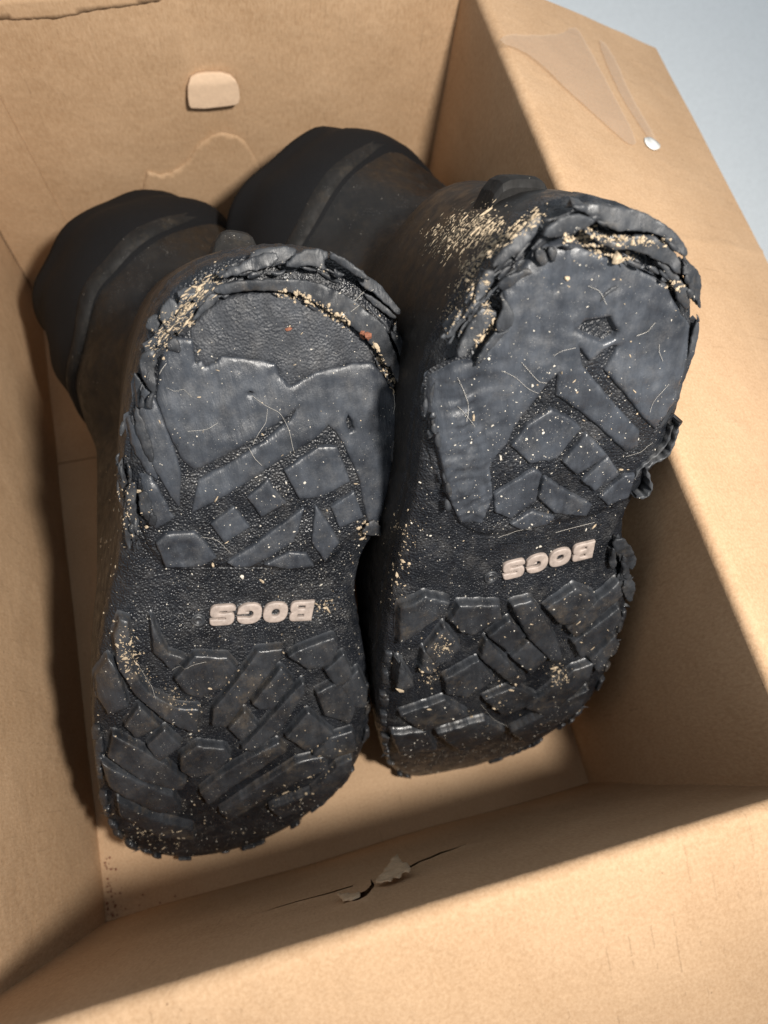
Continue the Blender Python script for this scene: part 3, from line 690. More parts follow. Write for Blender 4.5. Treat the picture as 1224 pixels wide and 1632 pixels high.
def logo(bd, start, end, top, dot, dot_r, T=1.5):
    """BOGS : four thick raised letters, read from the toe"""
    q = bd.b.sv([start, end, top], 1.); ex = q[1] - q[0]; Lx = np.linalg.norm(ex); exn = ex / Lx
    ey = q[2] - q[1]; eyn = ey - exn * (ey @ exn); cap = np.linalg.norm(eyn); eyn /= cap
    def arc(cx, cy, rx, ry, a0, a1, n=14, p=2.6):
        r = []
        for k in range(n + 1):
            a = math.radians(a0 + (a1 - a0) * k / n); c, s = math.cos(a), math.sin(a)
            r.append((cx + rx * math.copysign(abs(c) ** (2 / p), c), cy + ry * math.copysign(abs(s) ** (2 / p), s)))
        return r
    Lw = {}
    Lw['B'] = ([(0, 0)] + arc(.74, .29, .24, .29, -90, 62, 10) + [(.86, .52)] + arc(.72, .76, .24, .24, -40, 90, 10) + [(0, 1)],
               [[(.36, .20), (.64, .20), (.68, .28), (.64, .36), (.36, .36)], [(.36, .64), (.62, .64), (.66, .71), (.62, .79), (.36, .79)]])
    Lw['O'] = (arc(.5, .5, .5, .5, 0, 352, 40), [arc(.5, .5, .17, .19, 0, 340, 14, 2.2)])
    Lw['G'] = ([(1.0, .50), (.55, .50), (.55, .36), (.66, .36), (.66, .27)] + arc(.5, .5, .18, .22, -60, -270, 12, 2.2) + [(.60, .70), (.97, .66)] + arc(.5, .5, .5, .5, 28, 332, 34) + [(1.0, .34)], [])
    Lw['G'] = ([(.99, .50), (.52, .50), (.52, .40), (.64, .39)] + arc(.5, .52, .17, .18, -40, -300, 12, 2.2) + [(.66, .67), (.97, .66)] + arc(.5, .5, .5, .5, 30, 318, 34) + [(.97, .22)], [])
    Lw['S'] = ([(.02, .30)] + arc(.28, .28, .28, .28, 190, 270, 6) + arc(.70, .31, .30, .31, -90, 70, 12) + [(.52, .59), (.34, .63), (.34, .71), (.66, .71), (.66, .67), (.97, .69)]
               + arc(.70, .73, .27, .27, 10, 90, 6) + arc(.30, .69, .29, .31, 90, 250, 12) + [(.48, .42), (.66, .38), (.66, .29), (.34, .29), (.34, .33)], [])
    wd, gap = Lx / 4 * .93, Lx / 4
    for k, ch in enumerate('BOGS'):
        pol, hol = Lw[ch]
        def mp(pts): 
            pts = np.array(pts, float); X = k * gap + pts[:, 0] * wd + (pts[:, 1] - .5) * cap * .10; Y = pts[:, 1] * cap
            return q[0] + X[:, None] * exn + Y[:, None] * eyn
        P = ccw(resample(mp(pol), .45)); HL = [ccw(resample(mp(h), .4))[::-1] for h in hol]
        V, Fc, B, Dd = sheet(P, .9, HL, .22)
        Hh = bd.base_h(V) + T - .22 * np.clip(1 - Dd / .5, 0, 1) ** 2 + np.array([.06 * nz(p, .8, 2.) for p in V])
        V, Hh, Fc = skirt(V, Hh, Fc, B, [(.08, .25), (.14, lambda p, h: bd.base_h(p) - .6)])
        bd.add('logo_letter', V, Hh, Fc, M_LOGO, bd.so, label='raised taupe letter ' + ch)
    # small round mark after the S
    c, e = bd.b.sv([dot, (dot[0] + dot_r, dot[1])], 1.); r = np.linalg.norm(e - c)
    V, Hh, Fc = [], [], []
    rr = [(0, .55), (.45, .6), (.5, .9), (.62, .9), (.68, .5), (.85, .55), (1., .9), (1.12, .7), (1.2, -.6)]
    for a, hh in rr:
        for k in range(20):
            t = k * math.pi / 10; p = c + r * a * np.array([math.cos(t), math.sin(t)]); V.append(p); Hh.append(hh)
    V = np.array(V); Hh = np.array(Hh) + bd.base_h(V)
    Fc = [(20 * i + k, 20 * i + (k + 1) % 20, 20 * i + 20 + (k + 1) % 20, 20 * i + 20 + k) for i in range(len(rr) - 1) for k in range(20)]
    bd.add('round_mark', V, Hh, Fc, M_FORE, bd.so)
    return q, exn, eyn

def fine_print(bd, rows):
    """two rubbed lines of tiny raised print; unreadable in the photograph"""
    Vm, Hm, Fm = [], [], []
    for a, z in rows:
        q = bd.b.sv([a, z], .5); d = q[1] - q[0]; L = np.linalg.norm(d); d /= L; t = np.array([-d[1], d[0]]); x = 0.
        while x < L:
            w = random.uniform(.25, .7); hh = random.uniform(.5, .8)
            if random.random() > .15:
                c = q[0] + d * x; i0 = len(Vm)
                for (dx, dy, up) in ((-w, -hh, -.4), (w, -hh, -.4), (w, hh, -.4), (-w, hh, -.4), (-w * .5, -hh * .7, .28), (w * .5, -hh * .7, .28), (w * .5, hh * .7, .28), (-w * .5, hh * .7, .28)):
                    Vm.append(c + d * dx * .6 + t * dy); Hm.append(up)
                Fm += [(i0 + a_, i0 + (a_ + 1) % 4, i0 + 4 + (a_ + 1) % 4, i0 + 4 + a_) for a_ in range(4)] + [(i0 + 4, i0 + 5, i0 + 6, i0 + 7)]
            x += w + random.uniform(.5, .9)
    Vm = np.array(Vm); Hm = np.array(Hm) + bd.base_h(Vm)
    bd.add('raised_print', Vm, Hm, Fm, M_SOLE, bd.so, smooth=False)

def bvh_of(bd):
    V, Fc = [], []
    for o in bd.objs:
        k = len(V); V += [v.co.copy() for v in o.data.vertices]; Fc += [[k + i for i in p.vertices] for p in o.data.polygons]
    return BVHTree.FromPolygons(V, Fc)

_p = (1 + 5 ** .5) / 2
OCT = np.array([(-1, _p, 0), (1, _p, 0), (-1, -_p, 0), (1, -_p, 0), (0, -1, _p), (0, 1, _p), (0, -1, -_p), (0, 1, -_p), (_p, 0, -1), (_p, 0, 1), (-_p, 0, -1), (-_p, 0, 1)]) / 1.9
OCF = [(0, 11, 5), (0, 5, 1), (0, 1, 7), (0, 7, 10), (0, 10, 11), (1, 5, 9), (5, 11, 4), (11, 10, 2), (10, 7, 6), (7, 1, 8), (3, 9, 4), (3, 4, 2), (3, 2, 6), (3, 6, 8), (3, 8, 9), (4, 9, 5), (2, 4, 11), (6, 2, 10), (8, 6, 7), (9, 8, 1)]
def specks(bd, bvh, name, groups, mat):
    """crumbs lying on the boot: groups of (centre px, spread mm, number, size mm, elongation, height spread)"""
    Vm, Fm = [], []
    for px, spread, num, size, elong, ang in groups:
        for _ in range(num):
            if px is None:
                while True:
                    p = np.array([random.uniform(bd.out[:, 0].min(), bd.out[:, 0].max()), random.uniform(bd.out[:, 1].min(), bd.out[:, 1].max())])
                    if inside(p[None], bd.out)[0] and nz(p, .045, bd.seed + 20) + .5 * nz(p, .14, 3.) > random.uniform(-.45, .35): break
                n = bd.b.normal(np.array([p[0]]))[0]; hit = bvh.ray_cast(Vector(bd.b.at(p[0], p[1], 30.)), Vector(-n), .09)
            else:
                i = random.randrange(max(1, len(px) - 1)); f = random.random(); e_ = px[min(i + 1, len(px) - 1)]
                pp = np.array([px[i][0] * (1 - f) + e_[0] * f, px[i][1] * (1 - f) + e_[1] * f]) + rng.normal(0, spread * 4.3, 2)
                d = CAM_R.T @ np.array([(pp[0] - 612) / CAM_F, -(pp[1] - 816) / CAM_F, -1.0]); n = -d / np.linalg.norm(d)
                hit = bvh.ray_cast(Vector(CAM_C), Vector(-n), 2.)      # the surface point measured in the photograph
            if hit[0] is None: continue
            w = np.array(hit[0]); nn = np.array(hit[1]); nn = nn if nn @ n > 0 else -nn
            r = size * .72 * random.lognormvariate(-.15, .55) / 1000 * .5; e = 1 + random.random() ** 2 * elong
            t = rng.normal(size=3) if ang is None else bd.b.R @ np.array([math.cos(ang + random.gauss(0, .35)), math.sin(ang + random.gauss(0, .35)), 0])
            t = t - nn * (t @ nn); t /= np.linalg.norm(t); u = np.cross(nn, t)
            J = OCT * (1 + rng.uniform(-.35, .35, OCT.shape)); i0 = len(Vm)
            for q in J: Vm.append(w + nn * r * .3 + t * q[0] * r * e + u * q[1] * r / math.sqrt(e) + nn * q[2] * r * .6)
            Fm += [(a_ + i0, b_ + i0, c_ + i0) for a_, b_, c_ in OCF]
    if Vm: mesh_obj(name, Vm, Fm, mat, bd.root, False, kind='stuff')

def fibers(bd, bvh, paths):
    Vm, Fm = [], []
    for px in paths:
        px = np.array(px, float); t = np.linspace(0, len(px) - 1, len(px) * 6); P = np.stack([np.interp(t, range(len(px)), px[:, k]) for k in (0, 1)], 1)
        for _ in range(4): P[1:-1] = (P[:-2] + P[1:-1] * 2 + P[2:]) / 4
        q = bd.b.sv(P); C = []
        for p in q:
            n = bd.b.normal(np.array([p[0]]))[0]; hit = bvh.ray_cast(Vector(bd.b.at(p[0], p[1], 30.)), Vector(-n), .08)
            if hit[0] is not None: C.append((np.array(hit[0]) + n * .0003, n))
        if len(C) < 4: continue
        X = np.array([c for c, _ in C]); T = np.gradient(X, axis=0); i0 = len(Vm); r = random.uniform(.00005, .00009)
        for i in range(len(X)):
            tt = T[i] / (np.linalg.norm(T[i]) + 1e-9); a = C[i][1]; u = np.cross(tt, a); u /= np.linalg.norm(u) + 1e-9
            for k in range(3): Vm.append(X[i] + r * (math.cos(k * 2.094) * u + math.sin(k * 2.094) * a))
        for i in range(len(X) - 1):
            for k in range(3): Fm.append((i0 + 3 * i + k, i0 + 3 * i + (k + 1) % 3, i0 + 3 * i + 3 + (k + 1) % 3, i0 + 3 * i + 3 + k))
    if Vm: mesh_obj('lint_fibers', Vm, Fm, M_LINT, bd.root, True, kind='stuff')

def ribbon(bd, px, h_top, depth, th, name='rubber_curl'):
    """strip of sole edge standing on its side, following a wavy line"""
    P = np.array(px, float); t = np.linspace(0, len(P) - 1, len(P) * 7); P = np.stack([np.interp(t, range(len(P)), P[:, k]) for k in (0, 1)], 1)
    for _ in range(10): P[1:-1] = (P[:-2] + P[1:-1] * 2 + P[2:]) / 4
    q = bd.b.sv(P, h_top); T = np.gradient(q, axis=0); T /= np.linalg.norm(T, axis=1)[:, None] + 1e-9; nn = np.stack([-T[:, 1], T[:, 0]], 1)
    V, Hh = [], []
    for i in range(len(q)):
        k = th * (.7 + .4 * math.sin(i * .9 + 1)); tp = h_top + .7 * nz(q[i], .5, 3.)
        for sx, hh in ((-.5, tp - .4), (-.2, tp), (.3, tp - .1), (.5, tp - .6), (.5, tp - depth), (-.5, tp - depth)): V.append(q[i] + nn[i] * k * sx); Hh.append(hh)
    Fc = [(6 * i + j, 6 * i + (j + 1) % 6, 6 * i + 6 + (j + 1) % 6, 6 * i + 6 + j) for i in range(len(q) - 1) for j in range(6)]
    Fc += [tuple(range(6)), tuple(6 * (len(q) - 1) + j for j in reversed(range(6)))]
    bd.add(name, np.array(V), np.array(Hh), Fc, M_FLAKE, bd.so)

def rodrigues(r):
    r = np.array(r); th = np.linalg.norm(r); k = r / th; K = np.array([[0, -k[2], k[1]], [k[2], 0, -k[0]], [-k[1], k[0], 0]])
    return np.eye(3) + math.sin(th) * K + (1 - math.cos(th)) * K @ K

# ---------------------------------------------------------------- left boot
BL = Boot(rodrigues([-2.3076, .2798, .2132]), [.1186, .1268, .1678], .35, 85., 50.)
rootL = empty('boot', (.09, .05, .002), 'worn black rubber boot standing on its toe, against the left wall of the box', 'boot', 'worn rubber boots in the box')
OUT_L = [(450, 402), (520, 410), (580, 440), (622, 490), (645, 560), (655, 620), (652, 690), (640, 760), (620, 825), (600, 858), (578, 890), (568, 940), (572, 990), (584, 1050), (592, 1110), (590, 1160),
         (578, 1208), (555, 1244), (517, 1287), (466, 1325), (400, 1355), (330, 1371), (270, 1375), (213, 1360), (174, 1326), (158, 1265), (151, 1200), (150, 1130), (157, 1060), (167, 1000), (178, 950),
         (190, 900), (196, 850), (195, 790), (198, 730), (207, 660), (217, 600), (237, 530), (262, 482), (302, 442), (362, 414)]
bl = Builder(BL, rootL, OUT_L, 3.1)
bl.sole(.5)
upL = boot_upper(bl, (.080, .348, .063), (-.30, .80, -.34), (.063, .066), .62)
def gouge_arc(px, r, dep, b):
    c = b.b.sv([px], 3.)[0]
    return lambda V: dep * np.exp(-((np.linalg.norm(V - c, axis=1) - r) / .7) ** 2) + dep * .8 * np.exp(-((np.linalg.norm(V - c, axis=1) - r * .45) / .6) ** 2)
HOLES_L = [Z(1, [(583, 600), (598, 586), (614, 593), (608, 604)]), Z(1, [(938, 690), (949, 668), (964, 695), (972, 726), (952, 738), (942, 716)])]
bl.lug(Z(1, [(205, 600), (180, 750), (170, 900), (190, 1050), (235, 1150), (290, 1222), (420, 1230), (540, 1226), (700, 1230), (830, 1224), (900, 1192), (960, 1112), (1030, 1092), (1060, 1105), (1095, 900), (1140, 700), (1085, 560), (1000, 400), (850, 280), (600, 242), (430, 320), (285, 440)]),
       T=1.35, name='heel_pad', mat=M_SOLE, sp=2.2, rnd=1.2, slope=1.2, smooth=1, holes=HOLES_L, label='grained rubber pad carrying the heel tread')
# heel plate, worn through at the back
bl.lug(Z(1, [(268, 618), (310, 735), (360, 835), (398, 868), (440, 855), (600, 765), (700, 700), (765, 648), (745, 690), (650, 765), (520, 850), (415, 910), (392, 1025), (470, 985), (600, 905), (720, 825), (832, 755),
              (880, 708), (908, 738), (940, 790), (988, 900), (1010, 1010), (1030, 1092), (1063, 1112), (1080, 1000), (1108, 870), (1148, 745), (1148, 650), (1092, 562), (1032, 487), (950, 492), (830, 522), (740, 573),
              (704, 535), (690, 492), (640, 480), (560, 470), (500, 466), (470, 490), (440, 502), (425, 480), (404, 492), (398, 440), (392, 405), (330, 400), (292, 440), (275, 520)]),
       T=2.6, name='worn_heel_plate', sp=1.9, rag=.25, rnd=1.0, rough=.42, slope=.7, label='smooth worn rubber heel tread torn along its upper edge',
       holes=HOLES_L)
# exposed midsole inside the worn heel
bl.lug(Z(1, [(405, 492), (425, 480), (440, 502), (470, 490), (500, 466), (560, 470), (640, 480), (690, 492), (704, 535), (740, 573), (830, 522), (950, 492), (1032, 487), (1040, 440), (980, 370), (900, 310), (800, 262), (700, 240), (600, 242), (500, 265), (430, 320), (385, 370), (392, 410)]),
       T=1.95, name='exposed_midsole', mat=M_FOAM, sp=2.2, rag=.1, rnd=.6, rough=.35, label='porous grey midsole showing where the heel has worn through')
for pts, T in [([(720, 870), (770, 835), (842, 785), (905, 785), (935, 860), (952, 908), (845, 965), (775, 970)], 3.0), ([(590, 965), (660, 903), (727, 985), (640, 1037)], 3.0), ([(460, 1065), (540, 1003), (597, 1075), (510, 1132)], 3.0),
               ([(518, 1202), (600, 1150), (700, 1075), (790, 1008), (772, 1080), (752, 1128), (670, 1180), (600, 1217), (545, 1218)], 2.9), ([(835, 1003), (880, 1065), (917, 1130), (868, 1197), (820, 1130)], 2.9),
               ([(890, 1003), (968, 948), (1003, 1042), (920, 1078)], 2.6), ([(652, 1212), (740, 1165), (800, 1172), (828, 1216), (740, 1226)], 2.6)]:
    bl.lug(Z(1, pts), T)
bl.lug(Z(1, [(265, 1132), (300, 1100), (400, 1093), (440, 1130), (478, 1182), (420, 1217), (300, 1217)]), 3.2, gouge=gouge_arc((130 + 360 * .449, 360 + 1170 * .449), 4.2, 1.0, bl))
bl.lug(Z(1, [(192, 565), (245, 590), (285, 680), (330, 800), (352, 880), (347, 1005), (322, 972), (255, 855), (205, 720)]), 2.6, tilt=(0, -.05))
bl.lug(Z(1, [(165, 700), (190, 690), (225, 770), (262, 850), (272, 905), (235, 880), (185, 800)]), 2.6, rag=.6, tilt=(0, -.1))
bl.lug(Z(1, [(205, 885), (240, 880), (300, 990), (330, 1045), (260, 1085), (225, 1000)]), 2.2, rag=.7, rough=.9)
# forefoot lugs
for pts, T in [([(140, 440), (160, 382), (188, 388), (200, 470), (205, 560), (265, 640), (370, 695), (447, 700), (437, 792), (330, 742), (225, 655), (155, 550)], 3.4),
               ([(272, 372), (300, 440), (332, 498), (398, 522), (345, 560), (285, 500)], 2.2), ([(362, 592), (432, 507), (550, 515), (582, 555), (530, 620), (452, 656), (400, 640)], 3.2),
               ([(500, 700), (580, 600), (662, 490), (747, 484), (742, 512), (670, 605), (600, 690), (545, 762), (495, 757)], 3.4), ([(642, 680), (742, 552), (787, 602), (710, 700), (662, 700)], 3.2),
               ([(772, 510), (800, 490), (932, 440), (948, 465), (922, 540), (842, 556)], 3.2), ([(555, 772), (612, 710), (657, 762), (602, 817)], 3.0),
               ([(602, 842), (700, 735), (822, 602), (827, 640), (742, 770), (640, 852)], 3.3), ([(382, 872), (440, 830), (540, 840), (562, 872), (500, 930), (422, 946), (382, 920)], 3.4),
               ([(180, 762), (232, 690), (302, 762), (222, 806)], 3.0), ([(262, 832), (322, 775), (382, 832), (302, 892)], 3.0), ([(72, 602), (120, 522), (150, 562), (190, 690), (122, 722), (82, 672)], 3.2),
               ([(120, 872), (134, 792), (230, 842), (330, 902), (402, 962), (382, 992), (252, 962)], 3.2), ([(97, 902), (220, 955), (352, 1012), (382, 1062), (302, 1072), (122, 982)], 3.2),
               ([(872, 642), (950, 602), (1012, 702), (990, 752), (902, 722)], 3.0), ([(762, 802), (842, 712), (932, 792), (842, 852)], 3.2), ([(902, 562), (970, 502), (1002, 592), (942, 622)], 3.0), ([(962, 622), (1020, 562), (1058, 642), (1055, 702), (1002, 692)], 3.0),
               ([(452, 1002), (522, 942), (640, 870), (732, 822), (762, 852), (660, 920), (560, 982), (482, 1042)], 3.0), ([(522, 1072), (660, 980), (802, 892), (900, 872), (912, 912), (800, 965), (700, 1012), (562, 1102)], 3.0),
               ([(702, 1062), (852, 1002), (950, 905), (1000, 880), (990, 942), (882, 1042), (742, 1092)], 3.0), ([(152, 1032), (302, 1102), (422, 1132), (432, 1172), (302, 1162), (162, 1082)], 3.0),
               ([(860, 868), (920, 805), (1000, 780), (1020, 850), (930, 880)], 2.8)]:
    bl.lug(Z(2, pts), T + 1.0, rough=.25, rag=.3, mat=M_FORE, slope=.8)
logo(bl, (501, 960), (332, 968), (333, 998), (316, 991), 10)
fine_print(bl, [((494, 934), (352, 938)), ((470, 948), (362, 951))])
# shredded rim round the heel (inner band, outer bands, torn tongues)
bl.flake(Z(1, [(465, 215), (560, 196), (660, 190), (800, 190), (900, 222), (1000, 290), (1070, 350), (1105, 420), (1118, 500), (1085, 505), (1055, 450), (1000, 388), (930, 330), (850, 282), (750, 236), (640, 228), (560, 236), (485, 252)]), 5.6, .12, th=2.2, rough=.7, deep=4)
bl.flake(Z(5, [(740, 330), (830, 250), (960, 190), (1100, 130), (1230, 110), (1240, 190), (1150, 235), (1000, 270), (880, 300)]), 4.8, -.22, th=1.6, rag=.7, rough=.9)
bl.flake(Z(5, [(980, 160), (1060, 95), (1200, 70), (1320, 75), (1420, 105), (1320, 190), (1200, 230), (1080, 190)]), 1.5, -.35, th=2, rag=.5, rough=.8)
bl.flake(Z(6, [(60, 235), (140, 140), (250, 85), (420, 95), (430, 150), (390, 190), (410, 260), (300, 225), (180, 235)]), 6.0, -.12, th=2.0, curl=.05, rag=.5, rough=.9)
bl.flake(Z(6, [(430, 150), (490, 120), (620, 200), (720, 275), (775, 345), (700, 330), (600, 270), (500, 200)]), 7.0, .18, th=2.2, curl=.1, rag=.5, rough=.8)
bl.flake(Z(6, [(640, 300), (780, 320), (870, 400), (960, 510), (1025, 605), (980, 620), (900, 540), (800, 450), (700, 390)]), 2.2, -.2, th=1.4, rag=.35, rough=.6)
bl.flake(Z(6, [(700, 450), (800, 480), (900, 560), (985, 640), (950, 660), (860, 590), (770, 520)]), .5, .1, th=1.2, rag=.35)
bl.flake(Z(6, [(930, 740), (1000, 800), (1080, 870), (1135, 1020), (1140, 1180), (1120, 1280), (1060, 1180), (1040, 1050), (1000, 920), (950, 830)]), 3.2, -.25, th=2., rag=.4, rough=.8)
bl.flake(Z(6, [(900, 800), (960, 900), (1010, 1040), (1040, 1150), (1095, 1270), (1040, 1240), (960, 1120), (920, 980)]), 4.2, .1, th=1.6, rag=.4, rough=.7)
bl.flake(Z(6, [(600, 600), (700, 660), (780, 740), (850, 840), (900, 960), (880, 1000), (830, 900), (770, 800), (690, 720)]), 3.0, 0, th=1.2, rag=.6, rough=.8)
bl.flake(Z(5, [(290, 560), (330, 510), (380, 490), (430, 560), (410, 620), (330, 670), (290, 660)]), 3.8, -.25, th=1.6, rag=.6, rough=1.)
bl.flake(Z(5, [(420, 440), (500, 410), (580, 400), (600, 440), (540, 510), (440, 530)]), 2.2, -.2, th=1.6, rag=.7, rough=1.)
bl.flake(Z(5, [(640, 510), (690, 450), (740, 450), (765, 485), (700, 560), (620, 620), (560, 680), (540, 660), (600, 580)]), 4.5, .15, th=1.4, rag=.3, rough=.5)
bl.flake(Z(5, [(155, 720), (200, 640), (270, 620), (275, 700), (250, 770), (190, 750)]), 1.4, -.3, th=1.6, rag=.4, rough=.7)
bl.flake(Z(5, [(125, 960), (180, 910), (235, 890), (260, 970), (235, 1080), (250, 1200), (230, 1270), (180, 1220), (140, 1120), (118, 1040)]), 4.2, -.15, th=2., rag=.4, rough=.8)
bl.flake(Z(5, [(330, 860), (400, 800), (440, 850), (460, 940), (400, 920), (350, 910)]), 3.6, .05, th=1.2, rag=.5)
bl.flake(Z(5, [(60, 1080), (100, 1120), (160, 1220), (190, 1320), (120, 1330), (70, 1220)]), 1.4, -.2, th=1.6, rag=.5)
for k in range(16):                                               # thin shreds packed into the torn left corner
    a = random.random(); cx, cy = 230 + 420 * a, 900 - 470 * a; cx += random.uniform(-50, 60); cy += random.uniform(-40, 50); L = random.uniform(50, 130); w = random.uniform(5, 12); an = math.radians(-48 + random.uniform(-25, 20))
    dx, dy = math.cos(an), math.sin(an)
    bl.flake(Z(5, [(cx - dx * L, cy - dy * L), (cx - dy * w, cy + dx * w), (cx + dx * L, cy + dy * L), (cx + dy * w, cy - dx * w)]), random.uniform(2, 5.5), random.uniform(-.3, .3), th=.8, rag=.3, rough=.5, sp=1.2, smooth=0, deep=1.5, mat=M_DIRT if k % 6 == 0 else M_FLAKE)
# torn side shreds along the outer edge of the heel
for pts, h0 in [([(150, 940), (188, 898), (196, 940), (190, 1000), (210, 1070), (170, 1080)], 4.0), ([(150, 960), (160, 1000), (178, 1080), (172, 1170), (150, 1100)], 2.), ([(195, 960), (230, 930), (250, 1000), (248, 1050), (215, 1045)], 3.4),
                ([(120, 850), (140, 840), (165, 920), (175, 980), (140, 950)], .5), ([(185, 640), (205, 660), (240, 750), (265, 845), (240, 840), (200, 760)], 3.2), ([(245, 1010), (262, 1020), (268, 1060), (250, 1075), (238, 1050)], 3.6), ([(1100, 760), (1125, 770), (1115, 820), (1130, 870), (1100, 850)], 2.6), ([(1030, 1040), (1060, 1060), (1070, 1110), (1040, 1100), (985, 1095)], 3.0)]:
    bl.flake(Z(1, pts), h0, -.15, th=1.4, rag=.5, rough=.8, sp=1.3)
bl.shreds(Z(1, [(215, 640), (230, 520), (270, 400), (350, 290), (450, 220)]), 34, 1.8, (.5, 5.5))
bl.shreds(Z(1, [(450, 205), (600, 165), (750, 150), (880, 180), (1000, 250), (1090, 350), (1130, 450), (1150, 560)]), 46, 2.2, (-1, 4.5))
bl.shreds(Z(1, [(480, 255), (640, 232), (760, 245), (900, 330), (1010, 410), (1060, 500), (1120, 610)]), 26, .7, (1.2, 3.6), (2, 6), (.25, .7))
bl.shreds(Z(1, [(180, 680), (150, 850), (170, 1050), (190, 1150)]), 26, 2.0, (0, 4))
bl.chips(lambda p: p[0] > 60, 46, (3., 9.))
bl.spikes(lambda p: p[0] > 120, 9, 1.5, 4., (-.1, .5))
heel_kick(bl, upL, -24, 0, -106, -118, 42, 56, False)

# ---------------------------------------------------------------- right boot
BR = Boot(rodrigues([-2.1481, .1361, .0196]), [.2226, .1086, .1874], .35, 85., 50.)
rootR = empty('boot', (.2, .05, .002), 'worn black rubber boot on the right with a five-sided hole in its heel tread', 'boot', 'worn rubber boots in the box')
OUT_R = [(900, 348), (960, 338), (1020, 348), (1065, 378), (1092, 422), (1108, 480), (1110, 540), (1098, 600), (1080, 680), (1056, 740), (1023, 790), (1000, 828), (998, 870), (1006, 920), (1003, 970), (990, 1020),
         (972, 1070), (948, 1117), (904, 1160), (841, 1197), (761, 1225), (690, 1242), (640, 1245), (615, 1218), (607, 1160), (610, 1100), (617, 1030), (630, 960), (642, 900), (656, 850), (669, 800), (675, 740),
         (683, 680), (697, 612), (722, 560), (752, 500), (792, 440), (842, 388)]
br = Builder(BR, rootR, OUT_R, 8.7)
br.sole(.5)
upR = boot_upper(br, (.190, .348, .092), (-.40, .85, -.26), (.064, .071), .60)
HOLE_R = Z(3, [(706, 597), (742, 562), (835, 545), (862, 600), (848, 625), (808, 643), (760, 622)])
br.lug(Z(3, [(455, 460), (600, 305), (680, 290), (800, 330), (920, 375), (1030, 435), (1080, 540), (1118, 590), (1103, 700), (1065, 850), (1000, 960), (955, 1050), (930, 1120), (905, 1200), (850, 1238), (760, 1270), (640, 1290), (520, 1322), (420, 1334), (340, 1324), (285, 1285), (248, 1180), (228, 1080), (195, 910), (210, 790), (290, 730), (370, 704), (470, 564)]),
       T=1.35, name='heel_pad', mat=M_SOLE, sp=2.2, rnd=1.4, slope=1.4, smooth=1, holes=[HOLE_R], label='grained rubber pad carrying the heel tread')
def smear(bd, px):
    q = bd.b.sv(px, 3.)                                           # rolled ripples of rubber along a line
    def f(V):
        d = np.min([np.linalg.norm(V - p, axis=1) for p in np.concatenate([q[i] + (q[i + 1] - q[i]) * np.linspace(0, 1, 12)[:, None] for i in range(len(q) - 1)])], 0)
        m = np.exp(-(d / 9.) ** 2); w = np.array([V_[0] * .95 + V_[1] * .35 + 3.2 * nz(V_, .10, 4.) for V_ in V])
        return m * (.75 * np.abs(np.sin(w)) + np.array([1.1 * nz(p, .28, 8.) for p in V]))
    return f
br.lug(Z(3, [(455, 458), (520, 388), (560, 335), (600, 302), (680, 287), (800, 327), (920, 372), (1030, 432), (1082, 540), (1125, 585), (1108, 700), (1068, 850), (995, 948), (950, 905), (885, 820), (815, 737), (862, 652), (830, 650), (760, 700), (720, 652), (730, 720),
              (800, 805), (870, 885), (937, 955), (932, 1010), (890, 1028), (780, 925), (700, 865), (642, 826), (645, 745), (600, 792), (560, 850), (490, 940), (462, 1000), (440, 1020), (402, 1082), (420, 1200), (380, 1288), (305, 1288), (255, 1180), (238, 1080),
              (195, 910), (208, 790), (290, 727), (370, 702), (470, 562)]), T=2.9, name='worn_heel_plate', sp=1.3, rnd=1.0, rough=.55, slope=.7, label='smooth worn rubber heel tread with a five-sided hole',
       gouge=smear(br, Z(3, [(300, 800), (330, 950), (350, 1100), (350, 1250)])), holes=[HOLE_R])
for pts, T in [([(480, 1005), (540, 930), (622, 875), (702, 920), (727, 945), (642, 1050), (550, 1067)], 2.9), ([(665, 1062), (747, 965), (822, 1037), (715, 1107)], 3.1), ([(735, 1132), (822, 1045), (867, 1107), (780, 1172)], 3.1),
               ([(800, 1192), (882, 1115), (922, 1110), (902, 1192), (830, 1222)], 3.0), ([(585, 1202), (600, 1120), (692, 1180), (772, 1222), (750, 1262), (640, 1252)], 2.8), ([(482, 1292), (560, 1247), (642, 1266), (612, 1292), (520, 1312)], 2.6),
               ([(425, 1185), (560, 1090), (588, 1110), (572, 1210), (482, 1272), (432, 1250)], 2.6)]:
    br.lug(Z(3, pts), T, rough=.4, rag=.35)
